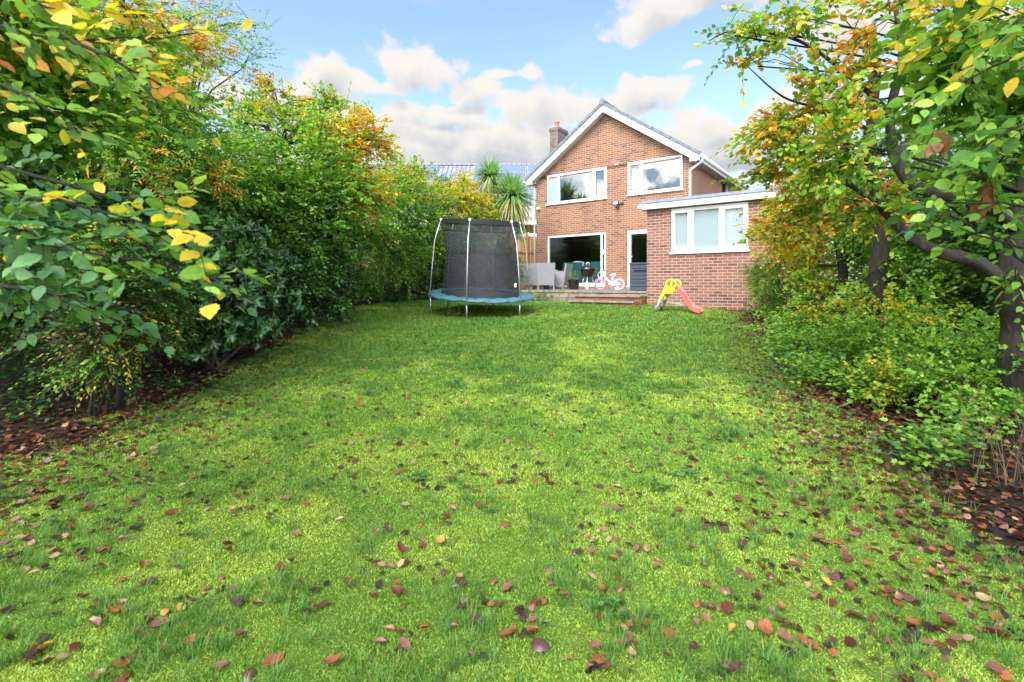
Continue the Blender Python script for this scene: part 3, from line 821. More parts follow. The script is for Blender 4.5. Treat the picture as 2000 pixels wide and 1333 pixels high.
# sofa and throw seen through the patio window
pl_ = HC + XL * hloc(1160, .7) + YL * .62
sf = empty('sofa', (pl_.x, pl_.y, PZ + .13), HA, 'dark teal leather sofa inside the patio window', 'sofa')
tl = simple('dark teal leather', (.02, .085, .085), .32, var=.15)
MB().box(-1.15, .75, -.45, .30, .08, .42).build('seat', tl, sf, bevel=.05)
for k in range(2):
    MB().box(-1.1 + .9 * k, -.22 + .9 * k, -.45, -.2, .42, .74).build('backrest', tl, sf, bevel=.07)
    MB().box(-1.08 + .9 * k, -.24 + .9 * k, -.43, -.24, .75, .92).build('headrest', tl, sf, bevel=.06)
MB().box(-1.35, -1.12, -.45, .35, .05, .62).build('armrest', tl, sf, bevel=.06)
th = MB(); n = 14
cxs = hloc(1128, .25); base = HC + XL * cxs + YL * .25
for i in range(n):
    for j in range(n):
        def PT(i, j):
            u = i / n * 2 - 1; v = j / n
            hgt = .93 - .05 * u * u if v < .3 else .93 - .05 * u * u - (v - .3) * (1.0 - .25 * u)
            yy = (.2 - v * .7) if v < .3 else -.01 - .02 * math.sin(v * 9 + u * 7) - .03 * v
            return (u * .42 * (1 - .25 * max(0, v - .5)) * (.8 + .2 * v), yy, max(hgt - .08 * abs(u) ** 3, .12))
        th.quad([PT(i, j), PT(i + 1, j), PT(i + 1, j + 1), PT(i, j + 1)])
tho = th.build('throw_blanket', simple('pale aqua wool', (.34, .55, .55), .95, var=.1, scale=20), None, smooth=True)
tho.location = (base.x, base.y, PZ + .16); tho.rotation_euler = (0, 0, HA)
tag(tho, 'pale aqua blanket draped over the back of the teal sofa', 'blanket')

# ------------------------------------------------------------------ play slide
def slide():
    p = G(1318, 599); p.y = 11.75; p.x = (1318 - CX) / F * 11.75; gz = float(ground(p.x, p.y))
    t = empty('play_slide', (p.x, p.y, gz), R(-35), "child's plastic slide with lime green handles and coral chute on the lawn", 'slide')
    lime = simple('lime plastic', (.55, .68, .03), .4, var=.05); coral = simple('coral plastic', (.80, .13, .12), .35, var=.05); gry = simple('grey plastic', (.36, .36, .35), .5, var=.1)
    # chute profile along +x
    prof = [(-.02, .60), (.06, .585), (.16, .48), (.26, .32), (.36, .17), (.46, .08), (.56, .045), (.62, .045)]
    ch = MB(); hw = .15
    for i in range(len(prof) - 1):
        (x0, z0), (x1, z1) = prof[i], prof[i + 1]
        cs = [(-hw - .02, .06), (-hw + .01, .075), (-hw + .03, .0), (0, -.012), (hw - .03, 0), (hw - .01, .075), (hw + .02, .06), (hw + .02, -.03), (-hw - .02, -.03)]
        for k in range(len(cs)):
            (ya, za), (yb_, zb_) = cs[k], cs[(k + 1) % len(cs)]
            ch.quad([(x0, ya, z0 + za), (x0, yb_, z0 + zb_), (x1, yb_, z1 + zb_), (x1, ya, z1 + za)])
    ch.build('chute', coral, t, smooth=False, bevel=.004)
    for s in (-1, 1):
        o = MB(); Mx = Matrix.Translation((0, s * .19, 0))
        ring = [(-.03 + .125 * math.cos(a), .665 + .125 * math.sin(a)) for a in np.linspace(R(-60), R(235), 16)]
        # handle: closed ring standing on a tapering side cheek
        o.tube([(x, s * .19, z) for x, z in [(-.03 + .115 * math.cos(a), .665 + .105 * math.sin(a)) for a in np.linspace(0, 2 * math.pi, 24)]], .026, 8, cap=False)
        o.prism([(-.155, .67), (-.22, .52), (-.30, .36), (-.32, .28), (-.26, .28), (-.19, .42), (-.06, .49), (.04, .53), (.095, .62), (.085, .68), (.05, .64), (-.01, .61), (-.08, .61)], .035, Mx)
        o.build('handle', lime, t, smooth=False, bevel=.003)
        l = MB().tube([(-.27, s * .19, .32), (-.42, s * .20, .0)], [.032, .028], 8); l.build('leg', gry, t, smooth=True)
    for k in range(3):
        z = .10 + .145 * k; x = -.36 + .075 * k
        MB().box(x - .06, x + .05, -.18, .18, z, z + .05).build('step', gry, t, bevel=.012)
    MB().box(-.24, .36, -.04, .04, .2, .24, Matrix.Rotation(R(9), 4, 'Y')).build('brace', gry, t, bevel=.01)
slide()

# ------------------------------------------------------------------ trampoline
def trampoline():
    cy = 11.7; cx = (940 - CX) / F * cy
    z0 = CAMZ - .19
    tx, ty = -.04, .095                 # plane tilt: follows the lawn
    Mt = Matrix(((1, 0, 0, 0), (0, 1, 0, 0), (tx, ty, 1, 0), (0, 0, 0, 1)))
    t = empty('trampoline', (cx, cy, z0), 0, 'round garden trampoline with blue edge pad and tall black safety net', 'trampoline')
    def pol(r, a, z): return Mt @ Vector((r * math.sin(a), -r * math.cos(a), z))
    n = 72
    blue = simple('blue vinyl pad', (.055, .16, .215), .5, var=.2, scale=8, bump=.4, bscale=25)
    pm = MB()
    prof = [(.94, .0), (1.0, .012), (1.10, .016), (1.18, .010), (1.228, -.005), (1.236, -.03), (1.22, -.045)]
    for i in range(n):
        for k in range(len(prof) - 1):
            def pt_(i, k):
                a = 2 * math.pi * i / n; r, z = prof[k]
                wob = .010 * math.sin(a * 17) + .008 * math.sin(a * 31 + k); sag = -.02 * abs(math.sin(a * 3 + .6))
                return pol(r + wob * (k > 3) * 1.0, a, z + wob + (sag if k > 3 else 0))
            pm.quad([pt_(i, k), pt_(i + 1, k), pt_(i + 1, k + 1), pt_(i, k + 1)])
    pm.build('edge_pad', blue, t, smooth=True)
    mm = MB(); mm.quad([pol(.955, 2 * math.pi * i / n, -.0 - .03) for i in range(n)])
    mm.build('jumping_mat', simple('black woven mat', (.02, .02, .024), .7), t)
    fm = MB().tube([pol(1.19, 2 * math.pi * i / n, -.05) for i in range(n + 1)], .022, 8, cap=False); fm.build('rim', M['steel'], t, smooth=True)
    A0 = R(-11.5)
    for k in range(6):
        a = A0 + k * math.pi / 3
        q = pol(1.2, a, -.06); gz = float(ground(cx + q.x, cy + q.y)) - z0 - .01
        MB().tube([q, Vector((q.x * .985, q.y * .985, gz))], .017, 10).build('leg', M['steel'], t, smooth=True)
        po = MB().tube([pol(1.225, a, -.12), pol(1.16, a, .6), pol(1.10, a, 1.22), pol(1.07, a, 1.32), pol(.955, a, 1.69)], .015, 10).build('net_pole', M['steel'], t, smooth=True)
        MB().lathe([(.026, -.02), (.028, .03), (.0, .045)], tuple(pol(.955, a, 1.69)), 10).build('pole_cap', M['upvc'], po, smooth=True)
    # net: hour-glass of dark mesh
    nm, nt, out = new_mat('black safety netting')
    uvn = nt.n.new('ShaderNodeUVMap')
    nz = nt.node('ShaderNodeTexNoise', {'Vector': uvn.outputs[0], 'Scale': 2.2, 'Detail': 4.0})
    tr = nt.n.new('ShaderNodeBsdfTransparent'); df = nt.node('ShaderNodeBsdfPrincipled', {'Base Color': (.035, .043, .056, 1), 'Roughness': .6})
    mx = nt.node('ShaderNodeMixShader', {0: nt.smooth(nz.outputs[0], .3, .7, .48, .58), 1: tr.outputs[0], 2: df.outputs[0]}); nt.l.new(mx.outputs[0], out.inputs[0])
    rows = [(0, .935), (.25, .90), (.6, .865), (.95, .835), (1.25, .875), (1.45, .93), (1.62, .985)]
    nb = MB(); n2 = 60
    def npnt(i, k):
        a = 2 * math.pi * i / n2; z, r = rows[k]
        hexf = math.cos(math.pi / 6) / math.cos(((a - A0) % (math.pi / 3)) - math.pi / 6)
        return pol(r * (hexf if k > 4 else .5 + .5 * hexf if k > 3 else 1) * (1 + .008 * math.sin(7 * a + k)), a, z)
    for i in range(n2):
        for k in range(len(rows) - 1):
            nb.quad([npnt(i, k), npnt(i + 1, k), npnt(i + 1, k + 1), npnt(i, k + 1)], [(i / 8, k), ((i + 1) / 8, k), ((i + 1) / 8, k + 1), (i / 8, k + 1)])
    net = nb.build('safety_net', nm, t, smooth=True)
    bm_ = simple('black webbing', (.012, .012, .016), .6)
    sm = MB().tube([npnt(i, 3) for i in range(n2 + 1)], .005, 4, cap=False).tube([npnt(i, 5) + Vector((0, 0, .0)) for i in range(n2 + 1)], .007, 4, cap=False)
    sm.tube([npnt(34, k) for k in range(7)], .008, 4).tube([npnt(34, 0) * 1.0 + Vector((0, -.02, 0)), npnt(37, 1), npnt(38, 3), npnt(34, 4)], .006, 4)
    sm.build('seam', bm_, net)
    # zip and label on the far right side
    lbp = (npnt(54, 1) + npnt(54, 2)) / 2
    zb = MB()
    zb.tube([npnt(8, 4), npnt(8, 2), npnt(8, 1) + Vector((.02, 0, -.05)), npnt(10, 1) + Vector((0, 0, -.12)), npnt(12, 1) + Vector((0, 0, -.14))], .009, 5)
    zb.build('zip', bm_, net)
    lb = npnt(10, 1) * 1.02; MB().box(lb.x - .022, lb.x + .022, lb.y - .02, lb.y - .015, lb.z - .03, lb.z + .06).build('care_label', M['upvc'], net)
    # top sleeve joining pole heads
    tp = MB()
    for k in range(6):
        a, b = A0 + k * math.pi / 3, A0 + (k + 1) * math.pi / 3
        pa, pb2 = pol(.955, a, 1.70), pol(.955, b, 1.70)
        for j in range(6):
            f0, f1 = j / 6, (j + 1) / 6
            s0, s1 = .018 * math.sin(math.pi * f0), .018 * math.sin(math.pi * f1)
            p0 = pa.lerp(pb2, f0) * (1 + s0 * 4) ; p1 = pa.lerp(pb2, f1) * (1 + s1 * 4)
            dz0 = Vector((0, 0, -.085 - s0)); 
            dz1 = Vector((0, 0, -.085 - s1))
            p0.z = pa.lerp(pb2, f0).z + s0 * .6; p1.z = pa.lerp(pb2, f1).z + s1 * .6
            tp.quad([p0 + dz0, p1 + dz1, p1, p0])
            i0 = p0 * .94; i1 = p1 * .94; i0.z = p0.z + .012; i1.z = p1.z + .012
            tp.quad([p0, p1, i1, i0])
        tp.tube([pa, pb2], .012, 6)
    tp.build('top_sleeve', bm_, net)
    for k in range(9):
        sb_ = MB()
        a = A0 + R(20 + 40 * k); q = pol(1.2, a, -.07)
        sb_.tube([q, q + Vector((.01, 0, -.06)), q + Vector((.0, .01, -.14 - .05 * (k % 3)))], .006, 4)
        sb_.build('tie_strap', bm_, t)
trampoline()

# ------------------------------------------------------------------ behind: neighbour's house, fence
def neighbour():
    Y = 34.0; k = Y / F
    x0, x1 = (650 - CX) * k, (1110 - CX) * k; zr = CAMZ + (HY - 323) * k; ze = CAMZ + 3.6; gz = 1.1
    t = empty('neighbouring_house', ((x0 + x1) / 2, Y, gz), 0, 'long low house behind the hedge with grey tiled roof and solar panels', 'house')
    t_ = lambda x, y, z: (x - (x0 + x1) / 2, y - Y, z - gz)
    yf = Y - 3.0; ye = yf - 3.4
    m, tt, out = new_mat('blue grey pantile')
    uv = tt.n.new('ShaderNodeUVMap'); s = tt.node('ShaderNodeSeparateXYZ', {'Vector': uv.outputs[0]})
    wv = tt.m('SINE', tt.m('MULTIPLY', s.outputs[0], 2 * math.pi / .30)); row = tt.m('FRACT', tt.m('DIVIDE', s.outputs[1], .34))
    nz = tt.node('ShaderNodeTexNoise', {'Vector': uv.outputs[0], 'Scale': 3.0, 'Detail': 4.0})
    c = tt.ramp(nz.outputs[0], [(.3, (.20, .22, .29)), (.7, (.32, .34, .42))])
    c = tt.mix(tt.smooth(row, 0, .16, .75, 0), c, (.05, .055, .08))
    p = tt.node('ShaderNodeBsdfPrincipled', {'Base Color': c, 'Roughness': .6})
    bp = tt.node('ShaderNodeBump', {'Height': tt.m('ADD', wv, tt.m('MULTIPLY', row, -1.2)), 'Strength': 1.0, 'Distance': .05}); tt.l.new(bp.outputs[0], p.inputs['Normal']); tt.l.new(p.outputs[0], out.inputs[0])
    L = math.hypot(Y - ye, zr - ze)
    r = MB(); r.quad([t_(x0, ye, ze), t_(x1, ye, ze), t_(x1, Y, zr), t_(x0, Y, zr)], [(0, 0), (x1 - x0, 0), (x1 - x0, L), (0, L)])
    r.quad([t_(x0, Y, zr), t_(x1, Y, zr), t_(x1, Y + 5, ze), t_(x0, Y + 5, ze)]); r.tube([t_(x0, Y, zr), t_(x1, Y, zr)], .12, 8)
    ro = r.build('roof', m, t)
    wl = MB(); wl.box(*[v for v in (t_(x0 + .2, 0, 0)[0], t_(x1 - .2, 0, 0)[0], yf - 3.0 - Y, 4.5, 0, ze - gz - .05)]); wl.build('wall', M['brick'], t)
    MB().box(t_(x0, 0, 0)[0], t_(x1, 0, 0)[0], ye - Y - .06, ye - Y - .01, ze - gz - .22, ze - gz + .02).build('fascia', M['white'], t)
    pm = simple('solar panel glass', (.15, .19, .33), .12, var=.1, spec=.9); pf = simple('panel frame', (.38, .42, .52), .4, metal=.3)
    def onroof(x, s, h=0.0):
        f = s / L; nn = Vector((0, -(zr - ze), (Y - ye))).normalized()
        q = Vector((x, ye + (Y - ye) * f, ze + (zr - ze) * f)) + nn * h
        return t_(*q)
    for (a, b) in ((655, 748), (788, 852), (925, 1028), (1030, 1100)):
        X0, X1 = (a - CX) * k * .97, (b - CX) * k * .97; w = 1.75; n = max(1, round((X1 - X0) / w)); w = (X1 - X0) / n
        for i in range(n):
            for s0 in (L - 1.35, L - 2.5, L - 3.65, L - 4.8):
                xa, xb = X0 + i * w, X0 + (i + 1) * w; s1 = s0 + 1.1
                f = MB(); f.quad([onroof(xa, s0, .09), onroof(xb, s0, .09), onroof(xb, s1, .09), onroof(xa, s1, .09)])
                for q in ((xa, s0, xb, s0), (xa, s1, xb, s1), (xa, s0, xa, s1), (xb, s0, xb, s1)): f.quad([onroof(q[0], q[1], .09), onroof(q[2], q[3], .09), onroof(q[2], q[3], .0), onroof(q[0], q[1], .0)])
                po = f.build('solar_panel', pf, ro)
                MB().quad([onroof(xa + .05, s0 + .05, .094), onroof(xb - .05, s0 + .05, .094), onroof(xb - .05, s1 - .05, .094), onroof(xa + .05, s1 - .05, .094)]).build('panel_glass', pm, ro)
    # white framed window and a lean-to with clear roof by the fence
    for (a, b, c0, c1) in ((1006, 1030, 404, 436), (1033, 1042, 404, 436)):
        Yw = yf - 3.02
        q = [((a - CX) / F * Yw, CAMZ + (HY - c1) / F * Yw), ((b - CX) / F * Yw, CAMZ + (HY - c0) / F * Yw)]
        fb = MB(); ox, oz = (x0 + x1) / 2, gz
        A0_, A1_, B0_, B1_ = q[0][0] - ox, q[1][0] - ox, q[0][1] - oz, q[1][1] - oz
        for e in ((A0_, A1_, B0_, B0_ + .1), (A0_, A1_, B1_ - .1, B1_), (A0_, A0_ + .1, B0_ + .1, B1_ - .1), (A1_ - .1, A1_, B0_ + .1, B1_ - .1)):
            fb.box(e[0], e[1], Yw - Y - .08, Yw - Y - .02, e[2], e[3])
        f_ = fb.build('window', M['upvc'], t)
        MB().quad([(A0_, Yw - Y - .03, B0_), (A1_, Yw - Y - .03, B0_), (A1_, Yw - Y - .03, B1_), (A0_, Yw - Y - .03, B1_)]).build('pane', M['glass'], f_)
neighbour()
def conservatory():
    Y = 24.0; c = W(1035, 500, Y); t = empty('conservatory', (c.x, Y, 1.2), 0, "white framed conservatory with pale roof beyond the wooden fence", 'conservatory')
    x0, x1 = -1.6, 1.0
    z1 = CAMZ + (HY - 452) / F * Y - 1.2; z0 = z1 - .45
    r = MB().quad([(x0, -1, z0), (x1, -1, z0), (x1, 1, z1), (x0, 1, z1)]).quad([(x0, -1, z0 - .05), (x0, 1, z1 - .05), (x1, 1, z1 - .05), (x1, -1, z0 - .05)])
    r.build('roof', simple('pale polycarbonate', (.62, .70, .74), .3, var=.1), t)
    b = MB()
    for i in range(6):
        x = x0 + (x1 - x0) * i / 5; b.tube([(x, -1, z0 + .02), (x, 1, z1 + .02)], .03, 6); b.box(x - .035, x + .035, -1.03, -.97, 0, z0 - .06)
    b.box(x0, x1, -1.05, -.98, z0 - .05, z0 + .03); b.build('frame', M['upvc'], t)
    MB().quad([(x0, -1, 0), (x1, -1, 0), (x1, -1, z0 - .05), (x0, -1, z0 - .05)]).build('pane', M['frost'], t)
conservatory()
def fence():
    wood = simple('orange brown fence board', (.42, .22, .08), .75, var=.25, scale=14, bump=.4)
    Y = 20.6; zt = CAMZ + (HY - 461) / F * Y; zb = CAMZ - .5
    xs = np.linspace((985 - CX) / F * Y, (1046 - CX) / F * Y, 9)
    f = empty('wooden_fence', (float(xs.mean()), Y, zb), 0, 'orange brown vertical board fence between the hedge and the brick house', 'fence')
    b = MB(); xx = xs[0] - .6
    while xx < xs[-1] + .05:
        b.box(xx - xs.mean() + .004, xx - xs.mean() + .116, random.uniform(-.012, 0), .014, 0, zt - zb - random.uniform(0, .03)); xx += .12
    b.build('boards', wood, f)
    for h in (.35, 1.15, 1.85): MB().box(xs[0] - .6 - xs.mean(), xs[-1] - xs.mean() + .1, -.055, -.014, h, h + .085).build('rail', wood, f)
    for x in (xs[0] - .1, (1028.5 - CX) / F * Y): MB().box(x - xs.mean() - .05, x - xs.mean() + .05, -.13, -.057, 0, zt - zb + .08).build('post', wood, f, bevel=.005)
fence()
# ------------------------------------------------------------------ lawn
GS = 230
tt_ = np.linspace(-1, 1, GS * 2 + 1)
wx = np.sign(tt_) * (np.abs(tt_) * 8 + np.abs(tt_) ** 6 * 260)
wy0 = np.linspace(0, 1, 820); wy = -12 + wy0 * 32 + wy0 ** 8 * 400
Xg, Yg = np.meshgrid(wx, wy)
Zg = ground(Xg, Yg)
# soil / moss / grass zones stored as a property of the ground itself
_le = [(-6, -2.6), (1.5, -2.9), (3.6, -3.8), (4.6, -3.8), (5.6, -3.7), (6.7, -3.8), (8.2, -3.9), (10.5, -4.1), (13, -3.9), (15.5, -2.9), (19, -1.2), (24, .2)]
_re = [(-6, 2.5), (1.5, 2.75), (3.0, 2.95), (3.9, 3.05), (4.8, 3.2), (6.2, 3.5), (8.2, 4.3), (10.5, 4.9), (12, 5.5), (30, 6)]
def ledge(y): return np.interp(y, [a for a, b in _le], [b for a, b in _le])
def redge(y): return np.interp(y, [a for a, b in _re], [b for a, b in _re])
def soilmask(x, y):
    n = (fbm(x, y, 1.6, 21) - .5) * 1.3 + (fbm(x, y, 6, 22) - .5) * .7
    s = np.maximum(ledge(y) - x, x - redge(y)) + n * .9
    return np.clip(s / .35 + .5, 0, 1)
def grassmask(x, y):
    n = fbm(x, y, .8, 33, 4)
    far = np.clip((y - 5.5) / 4, 0, 1) * .30
    centre = .06 * np.clip(1 - np.abs(x - .3 * (y - 6)) / 2.5, 0, 1)
    return np.clip((n + far + centre - .60) / .12, 0, 1) * np.clip((y - 2.5) / 3.5, .0, 1)
def col_attr(me, vals):
    at = me.color_attributes.new('Col', 'FLOAT_COLOR', 'POINT'); at.data.foreach_set('color', np.ascontiguousarray(vals, dtype=np.float32).ravel())
ny, nx = Xg.shape
V = np.stack([Xg, Yg, Zg], -1).reshape(-1, 3)
me = bpy.data.meshes.new('ground')
ii = np.arange(ny * nx).reshape(ny, nx)
Fq = np.stack([ii[:-1, :-1], ii[:-1, 1:], ii[1:, 1:], ii[1:, :-1]], -1).reshape(-1, 4)
me.vertices.add(len(V)); me.vertices.foreach_set('co', V.astype(np.float32).ravel())
me.loops.add(Fq.size); me.loops.foreach_set('vertex_index', Fq.astype(np.int32).ravel())
me.polygons.add(len(Fq)); me.polygons.foreach_set('loop_start', (np.arange(len(Fq)) * 4).astype(np.int32)); me.polygons.foreach_set('loop_total', np.full(len(Fq), 4, np.int32))
me.update(calc_edges=True)
cv = np.ones((len(V), 4)); cv[:, 0] = soilmask(V[:, 0], V[:, 1]); cv[:, 1] = grassmask(V[:, 0], V[:, 1]); col_attr(me, cv)
me.polygons.foreach_set('use_smooth', np.ones(len(Fq), bool))
m, t, out = new_mat('moss lawn and leaf mould')
at = t.node('ShaderNodeAttribute', attribute_name='Col'); sp = t.node('ShaderNodeSeparateColor', {0: at.outputs['Color']})
tc = t.n.new('ShaderNodeTexCoord')
n1 = t.node('ShaderNodeTexNoise', {'Vector': tc.outputs['Object'], 'Scale': 90.0, 'Detail': 6.0, 'Roughness': .7})
n2 = t.node('ShaderNodeTexNoise', {'Vector': tc.outputs['Object'], 'Scale': 3.0, 'Detail': 5.0})
moss = t.mix(t.smooth(n1.outputs[0], .3, .7), (.06, .11, .015), (.20, .31, .045))
moss = t.mix(t.smooth(n2.outputs[0], .4, .68), moss, (.12, .20, .03))
grs = t.mix(t.smooth(n1.outputs[0], .3, .7), (.05, .12, .02), (.16, .29, .045))
lawn_c = t.mix(sp.outputs[1], moss, grs)
soil = t.mix(t.smooth(n1.outputs[0], .35, .7), (.016, .012, .008), (.06, .042, .026))
cc = t.mix(sp.outputs[0], lawn_c, soil)
p = t.node('ShaderNodeBsdfPrincipled', {'Base Color': cc, 'Roughness': .9, 'Specular IOR Level': .2})
bp = t.node('ShaderNodeBump', {'Height': n1.outputs[0], 'Strength': 1.0, 'Distance': .02}); t.l.new(bp.outputs[0], p.inputs['Normal'])
t.l.new(p.outputs[0], out.inputs[0])
me.materials.append(m)
tag(bpy.data.objects.new('ground', me), kind='structure'); col.objects.link(bpy.data.objects['ground'])
scene.cycles.max_bounces = 7; scene.cycles.diffuse_bounces = 3; scene.cycles.glossy_bounces = 3; scene.cycles.transmission_bounces = 4; scene.cycles.transparent_max_bounces = 12
scene.cycles.caustics_reflective = False; scene.cycles.caustics_refractive = False

# ------------------------------------------------------------------ leaves
def nrm(a): return a / np.maximum(np.linalg.norm(a, axis=-1, keepdims=True), 1e-9)
TPL = {}
# template: verts (along, across, out of plane), faces
TPL['far'] = (np.array([(0, 0, 0), (.48, .5, .10), (1, 0, -.06), (.48, -.5, .10)]), [[0, 1, 2], [0, 2, 3]])
TPL['mid'] = (np.array([(0, 0, 0), (.22, .36, .07), (.62, .46, .08), (1, 0, -.12), (.62, -.46, .08), (.22, -.36, .07)]), [[0, 1, 2, 3], [0, 3, 4, 5]])
def near_tpl():
    """ovate beech blade with a wavy toothed edge, a folded midrib and a short stalk"""
    n = 9; V = [(0, 0, 0)]; up, lo, mid = [], [], []
    for i in range(1, n):
        s = i / n; w_ = .50 * math.sin(math.pi * s ** .85) ** .8 * (1 + (.055 if i % 2 else -.045))
        wave = .05 + .022 * math.sin(i * 2.3)
        up.append(len(V)); V.append((s, w_, wave * w_ * 4 * .6 - .10 * s * s)); lo.append(len(V)); V.append((s, -w_, (.05 + .022 * math.sin(i * 2.3 + 1.4)) * w_ * 2.4 - .10 * s * s))
        mid.append(len(V)); V.append((s, 0, -.10 * s * s))
    tip = len(V); V.append((1.04, 0, -.13)); st = len(V); V += [(-.16, .008, .01), (-.16, -.008, .01)]
    F_ = [[0, mid[0], up[0]], [0, lo[0], mid[0]], [0, st, st + 1]]
    for i in range(n - 2): F_ += [[mid[i], mid[i + 1], up[i + 1], up[i]], [lo[i], lo[i + 1], mid[i + 1], mid[i]]]
    F_ += [[mid[-1], tip, up[-1]], [lo[-1], tip, mid[-1]]]
    return np.array(V), F_
TPL['near'] = near_tpl()
TPL['lobed'] = (np.array([(0, 0, 0), (.25, .55, .05), (.42, .30, .0), (.72, .62, .06), (.72, .26, 0), (1, .10, -.05), (1, -.10, -.05), (.72, -.26, 0), (.72, -.62, .06), (.42, -.30, 0), (.25, -.55, .05)]),
                [[0, 1, 2], [2, 3, 4], [0, 2, 4, 5], [0, 5, 6], [0, 6, 7, 9], [9, 7, 8], [0, 9, 10]])
def place(tpl, P, D, N, size, width):
    T, faces = TPL[tpl]
    D = nrm(D); S = nrm(np.cross(N, D)); N2 = np.cross(D, S)
    V = P[:, None, :] + size[:, None, None] * (T[None, :, 0:1] * D[:, None, :] + (T[None, :, 1:2] * width) * S[:, None, :] + T[None, :, 2:3] * N2[:, None, :])
    return V.reshape(-1, 3), faces, len(T)
PAL = {'G': [(.065, .19, .022), (.10, .26, .03), (.14, .33, .04)],
       'L': [(.20, .42, .04), (.27, .50, .055), (.33, .55, .07)],
       'Y': [(.66, .52, .04), (.74, .54, .05), (.58, .54, .05)],
       'O': [(.70, .33, .04), (.62, .22, .03), (.74, .42, .07)],
       'R': [(.42, .12, .04), (.32, .09, .04), (.48, .20, .08)],
       'D': [(.022, .065, .017), (.032, .085, .022), (.05, .12, .03)],
       'B': [(.07, .20, .07), (.09, .25, .09), (.14, .31, .12)],
       'T': [(.40, .32, .20), (.32, .21, .13)]}
PKEYS = list(PAL); PARR = np.array([(PAL[k] * 3)[:3] if len(PAL[k]) < 3 else PAL[k] for k in PKEYS])
def colours(pals, M, n, keep=.72):
    """pals: list of palette strings, one per spray"""
    idx = np.empty((M, n), int)
    for s in set(pals):
        rows = np.array([i for i, p in enumerate(pals) if p == s])
        L = np.array([PKEYS.index(ch) for ch in s])
        base = L[rng.integers(0, len(L), len(rows))]
        oth = L[rng.integers(0, len(L), (len(rows), n))]
        idx[rows] = np.where(rng.random((len(rows), n)) < keep, base[:, None], oth)
    c = PARR[idx, rng.integers(0, 3, (M, n))]
    c = c * rng.uniform(.78, 1.22, (M, n, 1))
    return np.clip(c, 0, .85).reshape(-1, 3)

def sprays(kind, B, D, L, n, lsize, pals, droop=.25, tilt=.35, lay=.75):
    """B bases, D directions, L lengths -> leaf positions, directions, normals, sizes, colours, twig ends"""
    M = len(B); D = nrm(D)
    up = np.tile([0, 0, 1.0], (M, 1)) + rng.normal(0, tilt, (M, 3))
    S = nrm(np.cross(D, up)); N = nrm(np.cross(S, D))
    k = np.arange(n)
    if kind == 'whorl':
        th = (k[None] / n + rng.random((M, 1))) * 2 * math.pi + rng.normal(0, .15, (M, n))
        out = rng.uniform(.55, 1.0, (M, n, 1))
        E = D * L[:, None]
        P = np.repeat((B + E)[:, None], n, 1) - D[:, None] * rng.uniform(0, .04, (M, n, 1))
        rad = S[:, None] * np.cos(th)[..., None] + N[:, None] * np.sin(th)[..., None]
        LD = rad * out + D[:, None] * (1.15 - out); LN = D[:, None] + 0 * rad + rad * -.25
        sz = lsize * rng.uniform(.75, 1.15, (M, n))
    else:
        t = (k + .5) / n
        t = t[None] + rng.normal(0, .25 / n, (M, n))
        C = lambda t: B[:, None] + D[:, None] * (L[:, None, None] * t[..., None]) - np.array([0, 0, 1.0]) * (droop * L[:, None, None] * t[..., None] ** 2)
        P = C(t)
        side = np.where(k % 2 == 0, 1.0, -1.0)[None] * np.ones((M, 1))
        if kind == 'pinnate': a, b = .35, 1.0
        else: a, b = .75, .75
        last = (k == n - 1)[None, :, None]
        LD = D[:, None] * a + S[:, None] * (side[..., None] * b) * (~last) - np.array([0, 0, 1.0]) * droop * .7
        LD = LD + rng.normal(0, .06 if kind == 'pinnate' else .22, (M, n, 3))
        LN = N[:, None] * lay + rng.normal(0, .12 if kind == 'pinnate' else .38, (M, n, 3))
        P = P + rng.normal(0, .006, P.shape)
        sz = lsize * rng.uniform(.6, 1.15, (M, n)) * (1 - .25 * np.abs(t - .45))
    cols = colours(pals, M, n)
    E = B + D * L[:, None] - np.array([0, 0, 1.0]) * droop * L[:, None]
    return P.reshape(-1, 3), LD.reshape(-1, 3), LN.reshape(-1, 3), sz.ravel(), cols, E

def twigs(name, B, E, r, mat, parent, droopmid=.05):
    """thin three sided bent twigs, one mesh"""
    M = len(B); mid = (B + E) / 2; mid[:, 2] += droopmid * np.linalg.norm(E - B, axis=1)
    D = nrm(E - B); a = nrm(np.cross(D, [0.3, .2, 1.0])); b = np.cross(D, a)
    V = []
    for P, rr in ((B, r), (mid, r * .7), (E, r * .25)):
        for th in (0, 2.094, 4.189):
            V.append(P + (a * math.cos(th) + b * math.sin(th)) * np.reshape(rr, (-1, 1)))
    V = np.stack(V, 1).reshape(-1, 3)
    f = []
    for s in (0, 3):
        for k in range(3): f.append([s + k, s + (k + 1) % 3, s + 3 + (k + 1) % 3, s + 3 + k])
    o = loose_mesh(name, V, f, 9, mat); o.parent = parent; return o

def blob_points(c, rad, n, clumps, shell=2.2):
    c = np.array(c); rad = np.array(rad)
    K = max(3, clumps)
    d = nrm(rng.normal(0, 1, (K, 3))); r = rng.random(K) ** (1 / shell)
    cc = d * r[:, None]
    which = rng.integers(0, K, n)
    P = cc[which] + rng.normal(0, .26, (n, 3))
    return c + P * rad, P, c + cc * rad

